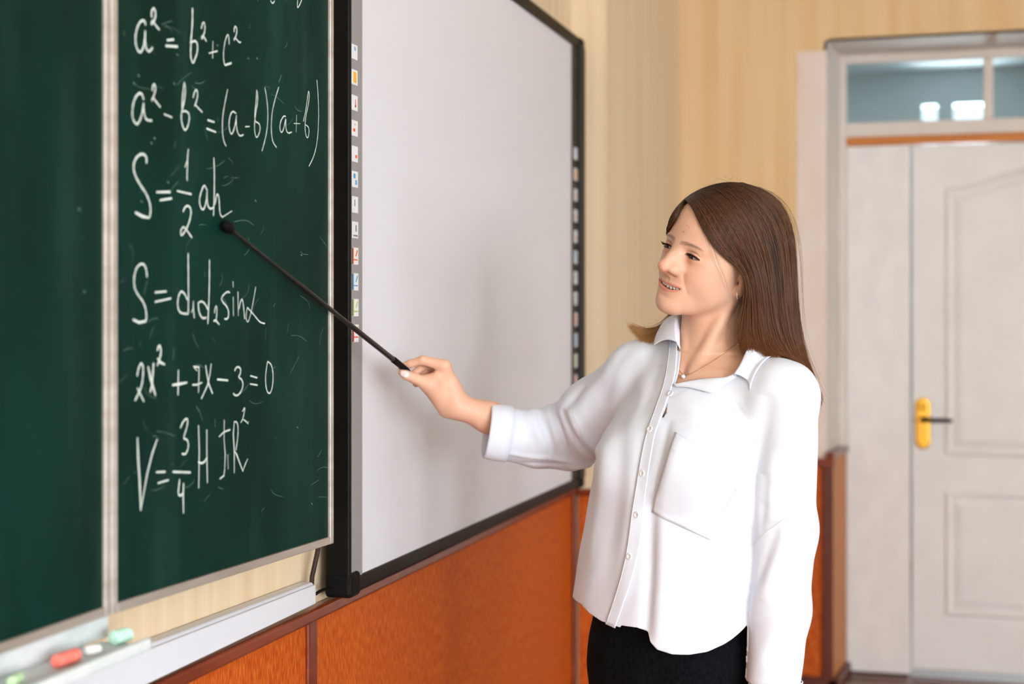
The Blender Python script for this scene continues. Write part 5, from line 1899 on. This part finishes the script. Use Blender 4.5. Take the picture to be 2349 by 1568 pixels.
V_, F_ = ball(pc, .0038)
local_mesh('pendant', V_, F_, M['gem'], necklace)
V_, F_ = [], []
ec = P(1690, 678, -.0)
lobe = march(lambda p: culled(p, HO, .16, lambda z: head_sdf(to_head(z))), [1692], [668])[0]
ec = lobe + np.array([-.0005, -.0015, -.0062])
N_, K_ = 24, 8
for i in range(N_):
    a = 2 * PI * i / N_
    o = np.array([math.sin(a) * .25, math.sin(a) * .97, math.cos(a)]) * np.array([.0052, .0052, .0066])
    rad = o / np.linalg.norm(o)
    for k in range(K_):
        b = 2 * PI * k / K_
        V_.append(ec + o + (rad * math.cos(b) + np.array([.97, -.25, 0]) * math.sin(b)) * .0009)
for i in range(N_):
    for k in range(K_):
        F_.append((i * K_ + k, i * K_ + (k + 1) % K_, ((i + 1) % N_) * K_ + (k + 1) % K_, ((i + 1) % N_) * K_ + k))
ear = local_mesh('earring', V_, F_, M['silver'], person)
for i in range(7):
    a = 2 * PI * (.28 + .44 * i / 6)
    o = np.array([math.sin(a + PI / 2 * 0) * .25, -abs(math.sin(a)) * .97, math.cos(a)]) * np.array([.0052, .0056, .0066])
    a = PI * (i + .5) / 7
    o = np.array([-.0016 * math.sin(a), -.0055 * math.sin(a), .0066 * math.cos(a)])
    V_, F_ = ball(ec + o, .0010, 8)
    local_mesh('gem', V_, F_, M['gem'], ear)
# ---------------------------------------------------------------- hair
SK_C, SK_R = np.array([0, -.018, .034]), np.array([.0765, .1025, .0915])


def hair_ell(alpha, beta, k):
    """point over the skull: alpha from the face round to the back of her left side, beta up; k scales the layer"""
    return SK_C + SK_R * k * np.array([math.sin(alpha) * math.cos(beta), math.cos(alpha) * math.cos(beta), math.sin(beta)])


R_ = math.radians


def on_skull(px, py, k, back=False):
    """point of the hair layer k seen at px, py: on the near (or far) side of the layer, or where the line of sight passes closest"""
    a = to_head(P(px, py, -.3)); b = to_head(P(px, py, .3))
    t = np.linspace(0, 1, 400)
    q = a + (b - a) * t[:, None]
    v = np.sqrt((((q - SK_C) / (SK_R * k)) ** 2).sum(1))
    i = int(np.argmin(v))
    if v[i] < 1:
        ins = np.where(v < 1)[0]
        i = ins[-1] if back else ins[0]
    return from_head(q[i])


def guide(skull, tail, k=1.12):
    return np.array([on_skull(x, y, k if i else 1.05) for i, (x, y) in enumerate(skull)] + [P(*t) for t in tail])


def catmull(p, n):
    p = np.asarray(p)
    seg = np.linalg.norm(np.diff(p, axis=0), axis=1)
    s = np.concatenate([[0], np.cumsum(seg)])
    u = np.linspace(0, s[-1], n)
    i = np.clip(np.searchsorted(s, u, 'right') - 1, 0, len(p) - 2)
    t = ((u - s[i]) / np.maximum(seg[i], 1e-9))[:, None]
    p0, p1, p2, p3 = p[np.maximum(i - 1, 0)], p[i], p[i + 1], p[np.minimum(i + 2, len(p) - 1)]
    return .5 * (2 * p1 + (p2 - p0) * t + (2 * p0 - 5 * p1 + 4 * p2 - p3) * t ** 2 + (3 * p1 - p0 - 3 * p2 + p3) * t ** 3)


NEAR = [   # front to back on her left side (towards the camera)
    guide([(1574, 466), (1592, 477), (1606, 508), (1625, 545), (1650, 580), (1684, 599)], [(1708, 625, -.092), (1716, 660, -.086), (1712, 700, -.074), (1702, 745, -.072), (1700, 785, -.082), (1712, 812, -.092)], 1.02),
    guide([(1580, 460), (1602, 482), (1616, 515), (1634, 549), (1659, 580), (1690, 601)], [(1711, 627, -.092), (1719, 660, -.086), (1714, 700, -.074), (1702, 745, -.072), (1703, 785, -.082), (1716, 814, -.092)], 1.06),
    guide([(1584, 452), (1622, 485), (1645, 530), (1672, 572), (1700, 603)], [(1718, 640, -.098), (1724, 682, -.090), (1723, 740, -.080), (1730, 793, -.090), (1752, 824, -.100)], 1.09),
    guide([(1596, 442), (1652, 475), (1685, 525), (1712, 575)], [(1733, 625, -.098), (1743, 682, -.088), (1747, 740, -.080), (1760, 803, -.090), (1788, 840, -.102)]),
    guide([(1615, 433), (1690, 462), (1728, 515), (1752, 572)], [(1764, 630, -.082), (1770, 690, -.074), (1776, 750, -.070), (1796, 810, -.080), (1822, 864, -.092), (1844, 908, -.090)]),
    guide([(1640, 426), (1720, 448), (1765, 505), (1785, 565)], [(1791, 630, -.058), (1795, 690, -.052), (1801, 750, -.050), (1818, 810, -.056), (1846, 870, -.080), (1868, 948, -.070)]),
    guide([(1660, 421), (1745, 438), (1790, 490), (1808, 555)], [(1813, 630, -.026), (1815, 690, -.020), (1819, 750, -.016), (1833, 810, -.018), (1860, 875, -.048), (1882, 944, -.044)]),
    guide([(1685, 418), (1765, 439), (1805, 482), (1822, 545)], [(1826, 620, .010), (1828, 690, .020), (1832, 750, .028), (1843, 810, .026), (1868, 872, -.012), (1889, 926, -.014)]),
    guide([(1705, 418), (1772, 443), (1806, 486), (1820, 550)], [(1823, 620, .050), (1825, 690, .058), (1829, 745, .064), (1838, 800, .062), (1856, 850, .056), (1870, 892, .048)]),
]
FAR = [    # her right side, behind the face; the ends lie on the far shoulder
    guide([(1574, 467), (1557, 473), (1545, 488), (1539, 506)], [(1540, 560, .040), (1552, 640, .085), (1553, 700, .105), (1536, 742, .092), (1512, 776, .076), (1494, 806, .060)], 1.07),
    guide([(1580, 456), (1558, 463), (1543, 482), (1536, 504)], [(1541, 560, .055), (1556, 640, .095), (1556, 700, .112), (1532, 742, .104), (1492, 768, .092), (1456, 758, .096), (1434, 738, .104)], 1.07),
    guide([(1588, 447), (1566, 454), (1550, 474), (1544, 500)], [(1552, 570, .075), (1568, 650, .108), (1564, 710, .118), (1530, 756, .096), (1492, 786, .082), (1466, 792, .082)], 1.07),
    guide([(1605, 436), (1582, 445), (1566, 468), (1566, 510)], [(1590, 600, .100), (1600, 680, .116), (1586, 735, .120), (1548, 776, .112), (1506, 800, .100)], 1.07),
    np.array([from_head(hair_ell(R_(-20 - 110 * t), R_(86 - 90 * t), 1.07 + .03 * math.sin(PI * t))) for t in np.linspace(0, 1, 6)] + [P(1650, 690, .118), P(1630, 750, .120), P(1590, 800, .108)]),
    np.array([from_head(hair_ell(R_(-60 - 90 * t), R_(86 - 90 * t), 1.07 + .03 * math.sin(PI * t))) for t in np.linspace(0, 1, 6)] + [P(1720, 690, .112), P(1715, 750, .116), P(1700, 810, .108)]),
    np.array([from_head(hair_ell(R_(-120 - 60 * t), R_(86 - 90 * t), 1.07 + .03 * math.sin(PI * t))) for t in np.linspace(0, 1, 6)] + [P(1790, 690, .080), P(1795, 750, .086), P(1805, 810, .080), P(1815, 860, .070)]),
]


def keep_out(A, rr):
    """lift strands that would run into the shirt or the head, then ease the kinks this leaves"""
    sh = A.shape
    p = A.reshape(-1, 3).copy()
    vary = np.repeat(rr, sh[1])
    for it in range(2):
        for fn, gap in ((shirt_sdf, .003 + .004 * vary), (lambda q: culled(q, HO, .16, lambda z: head_sdf(to_head(z))), .0015 + .007 * vary)):
            d = fn(p)
            m = d < gap
            if m.any():
                g, _n = grad(fn, p[m], 2e-3)
                p[m] = p[m] + g * np.minimum(gap[m] - d[m], .03)[:, None]
        if it == 0:
            q = p.reshape(sh)
            for _ in range(2):
                q[:, 1:-1] = .25 * q[:, :-2] + .5 * q[:, 1:-1] + .25 * q[:, 2:]
            p = q.reshape(-1, 3)
    q = p.reshape(sh)
    q[:, 1:-1] = .25 * q[:, :-2] + .5 * q[:, 1:-1] + .25 * q[:, 2:]
    return q


def strands(guides, count, seg, seed, w=.00075, inner=.10, spread=.006, shorten=.10):
    r = np.random.default_rng(seed)
    G = [catmull(g, 40) for g in guides]
    out = []
    n = len(G) - 1
    for c in range(count):
        u = r.random() ** 1.12 * n
        i = min(int(u), n - 1); f = u - i
        # strands keep together in locks
        f = np.clip(f + .05 * math.sin(u * 40), 0, 1)
        p = G[i] * (1 - f) + G[i + 1] * f
        depth = r.random() ** 1.6 * inner * min(1, .25 + u * .4)
        p = p + (HO - p) * (depth * np.linspace(1, .35, 40))[:, None] * np.array([1, 1, .5])
        t = np.linspace(0, 1, 40)
        jit = r.normal(0, 1, 3) * spread * .5
        wob = r.normal(0, 1, 3) * spread * .25
        p = p + jit * (t ** 1.4)[:, None] + wob * np.sin(t * r.uniform(3, 7) + r.uniform(0, 6))[:, None] * t[:, None]
        end = 1 - shorten * r.random() ** 2
        m = max(6, int(40 * end))
        out.append((catmull(p[:m], seg), w * r.uniform(.6, 1.25), r.random()))
    return out


def strand_mesh(name, st, colours, mt, parent, tip_w=.25):
    """three-sided tapering tubes, colour per vertex"""
    seg = len(st[0][0])
    n = len(st)
    A = keep_out(np.stack([s[0] for s in st]), np.modf(np.array([s[2] for s in st]) * 7.31)[0])
    Wd = np.array([s[1] for s in st]); rr = np.array([s[2] for s in st])
    Tn = np.gradient(A, axis=1); Tn /= np.maximum(np.linalg.norm(Tn, axis=2, keepdims=True), 1e-9)
    ref = np.array([0.31, 0.77, 0.56])
    u = np.cross(Tn, ref); u /= np.maximum(np.linalg.norm(u, axis=2, keepdims=True), 1e-9)
    v = np.cross(Tn, u)
    t = np.linspace(0, 1, seg)
    taper = np.minimum(1, .25 + t * 8) * (1 - (1 - tip_w) * t ** 3)
    w = Wd[:, None] * taper[None]
    V_ = np.stack([A + (u * math.cos(2.0944 * k) + v * math.sin(2.0944 * k)) * w[..., None] for k in range(3)], 2)
    idx = np.arange(n * seg * 3).reshape(n, seg, 3)
    F_ = np.concatenate([np.stack([idx[:, :-1, k], idx[:, :-1, (k + 1) % 3], idx[:, 1:, (k + 1) % 3], idx[:, 1:, k]], -1).reshape(-1, 4) for k in range(3)])
    c = np.array([lin(*x)[:3] for x in colours])
    base = c[0] * (1 - rr[:, None]) + c[1] * rr[:, None]
    tipc = c[2]
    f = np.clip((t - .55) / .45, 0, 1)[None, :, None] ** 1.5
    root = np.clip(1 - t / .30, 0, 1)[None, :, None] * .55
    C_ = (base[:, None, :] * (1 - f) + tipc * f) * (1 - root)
    C_ = np.repeat(C_[:, :, None, :], 3, 2)
    return local_mesh(name, V_.reshape(-1, 3), F_, mt, parent, col=C_.reshape(-1, 3))


M['hair'] = vcol_mat('brown_hair', .42, .32)
_hb = M['hair'].node_tree.nodes['Principled BSDF']
_hb.inputs['Sheen Weight'].default_value = .0
_hb.inputs['Sheen Tint'].default_value = lin(190, 130, 90)
C_NEAR = [(34, 18, 9), (98, 60, 36), (116, 68, 38)]
C_FAR = [(56, 32, 18), (112, 72, 42), (206, 156, 98)]
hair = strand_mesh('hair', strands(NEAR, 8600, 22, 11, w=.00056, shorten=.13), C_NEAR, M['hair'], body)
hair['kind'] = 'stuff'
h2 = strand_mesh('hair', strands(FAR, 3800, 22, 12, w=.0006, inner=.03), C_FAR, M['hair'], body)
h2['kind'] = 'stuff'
# loose single hairs on the crown, the temple and beside the neck
lo_ = []
r4 = np.random.default_rng(4)
for g_, cnt_, sd_ in ((NEAR, 120, 21), (FAR, 60, 22)):
    for s_, d_, q_ in strands(g_, cnt_, 22, sd_, w=.0002, inner=.0, spread=.020):
        k_ = 1 + .06 * np.sin(np.linspace(0, PI * 1.2, 22))[:, None] * r4.uniform(0, 1.1)
        lo_.append((HO + (s_ - HO) * k_, .00020, .8))
for k in range(34):       # short broken hairs standing off the crown
    a, b = R_(r4.uniform(-60, 120)), R_(r4.uniform(50, 84))
    da, db = r4.normal(.25, .35), r4.normal(-.12, .12)
    q = [hair_ell(a + da * t, b + db * t, 1.115 + h_) for t, h_ in zip((0, .4, .8, 1.1), (0, r4.uniform(.02, .06), r4.uniform(.04, .11), r4.uniform(.03, .14)))]
    lo_.append((catmull(np.array([from_head(z) for z in q]), 22), .00011, .9))
for k in range(9):       # wisps in front of the ear
    x0 = r4.uniform(0, 1)
    pts = [P(1604 + 22 * x0, 500 + 40 * x0, -.098 - .0 * x0), P(1620 + 30 * x0, 575 + 20 * x0, -.106), P(1650 + 16 * x0, 635 + 20 * x0, -.098), P(1664 + 8 * x0, 668 + 14 * x0, -.092)]
    lo_.append((catmull(np.array(pts) + r4.normal(0, .0025, (4, 3)), 22), .00013, .9))
h3 = strand_mesh('loose_hair', lo_, [(70, 44, 28), (120, 82, 52), (150, 104, 66)], M['hair'], body)
h3['kind'] = 'stuff'

# scalp under the strands: a thin cap that ends at the hairline
a_ = np.linspace(0, 2 * PI, 90, endpoint=False); b_ = np.linspace(-.45, PI / 2, 34)
Vs = np.array([from_head(hair_ell(a, b, 1.004)) for b in b_ for a in a_])
hx, hy = proj(Vs)
hq_ = to_head(Vs)
line = np.interp(hq_[:, 0], [-.08, -.05, -.02, .01, .03, .05, .08], [.085, .108, .112, .108, .101, .086, .060])
okv = np.where(hq_[:, 1] > .0, hq_[:, 2] > line, hq_[:, 2] > -.03 + 0 * line)
n_ = len(a_)
Fs = [f for i in range(len(b_) - 1) for k in range(n_) for f in [(i * n_ + k, i * n_ + (k + 1) % n_, (i + 1) * n_ + (k + 1) % n_, (i + 1) * n_ + k)] if okv[list(f)].all()]
M['scalp'] = mat('dark_hair_roots', lin(26, 15, 9), .8, scale=(300, 300, 60), col2=lin(40, 25, 15), spec=.1)
local_mesh('hair_roots', Vs, Fs, M['scalp'], body)
# ================================================================ the pointer stick
def Lw(p): return PM @ Vector([float(v) for v in p])


tip_c = px_on(519, 518, wn, wc + .009)          # its rubber tip rests on the wing
grip_a = Lw(P(930, 846.5, .1622))
butt = Lw(P(947, 858.5, .1690))
ax_ = (grip_a - tip_c).normalized()
t_end = tip_c + ax_ * ((butt - tip_c).dot(ax_))
root = empty('pointer_stick', grip_a, 'long thin black pointer stick held between thumb and finger, tip on the chalkboard', 'pointer')
Lp = (t_end - tip_c).length
pt_ = lambda s: tip_c + ax_ * s
M['pointer'] = mat('black_lacquer', lin(12, 12, 11), .32, spec=.5)
m = MB().tube([pt_(.006), pt_(Lp * .30)], [.0026, .0030], 12)
m.build('shaft_section', M['pointer'], root, smooth=True)
MB().tube([pt_(Lp * .30 - .01), pt_(Lp * .30), pt_(Lp * .62)], [.0030, .0037, .0040], 12).build('shaft_section', M['pointer'], root, smooth=True)
MB().tube([pt_(Lp * .62 - .01), pt_(Lp * .62), pt_(Lp - .075), pt_(Lp - .070)], [.0040, .0046, .0050, .0050], 12).build('shaft_section', M['pointer'], root, smooth=True)
MB().tube([pt_(Lp - .074), pt_(Lp - .070), pt_(Lp - .012), pt_(Lp)], [.0050, .0060, .0056, .0046], 14).build('grip', M['black_matte'], root, smooth=True)
MB().tube([pt_(-.009), pt_(-.0075), pt_(-.003), pt_(.006), pt_(.015), pt_(.020)], [.002, .006, .0082, .0085, .0065, .0032], 16).build('rubber_tip', M['black_matte'], root, smooth=True)
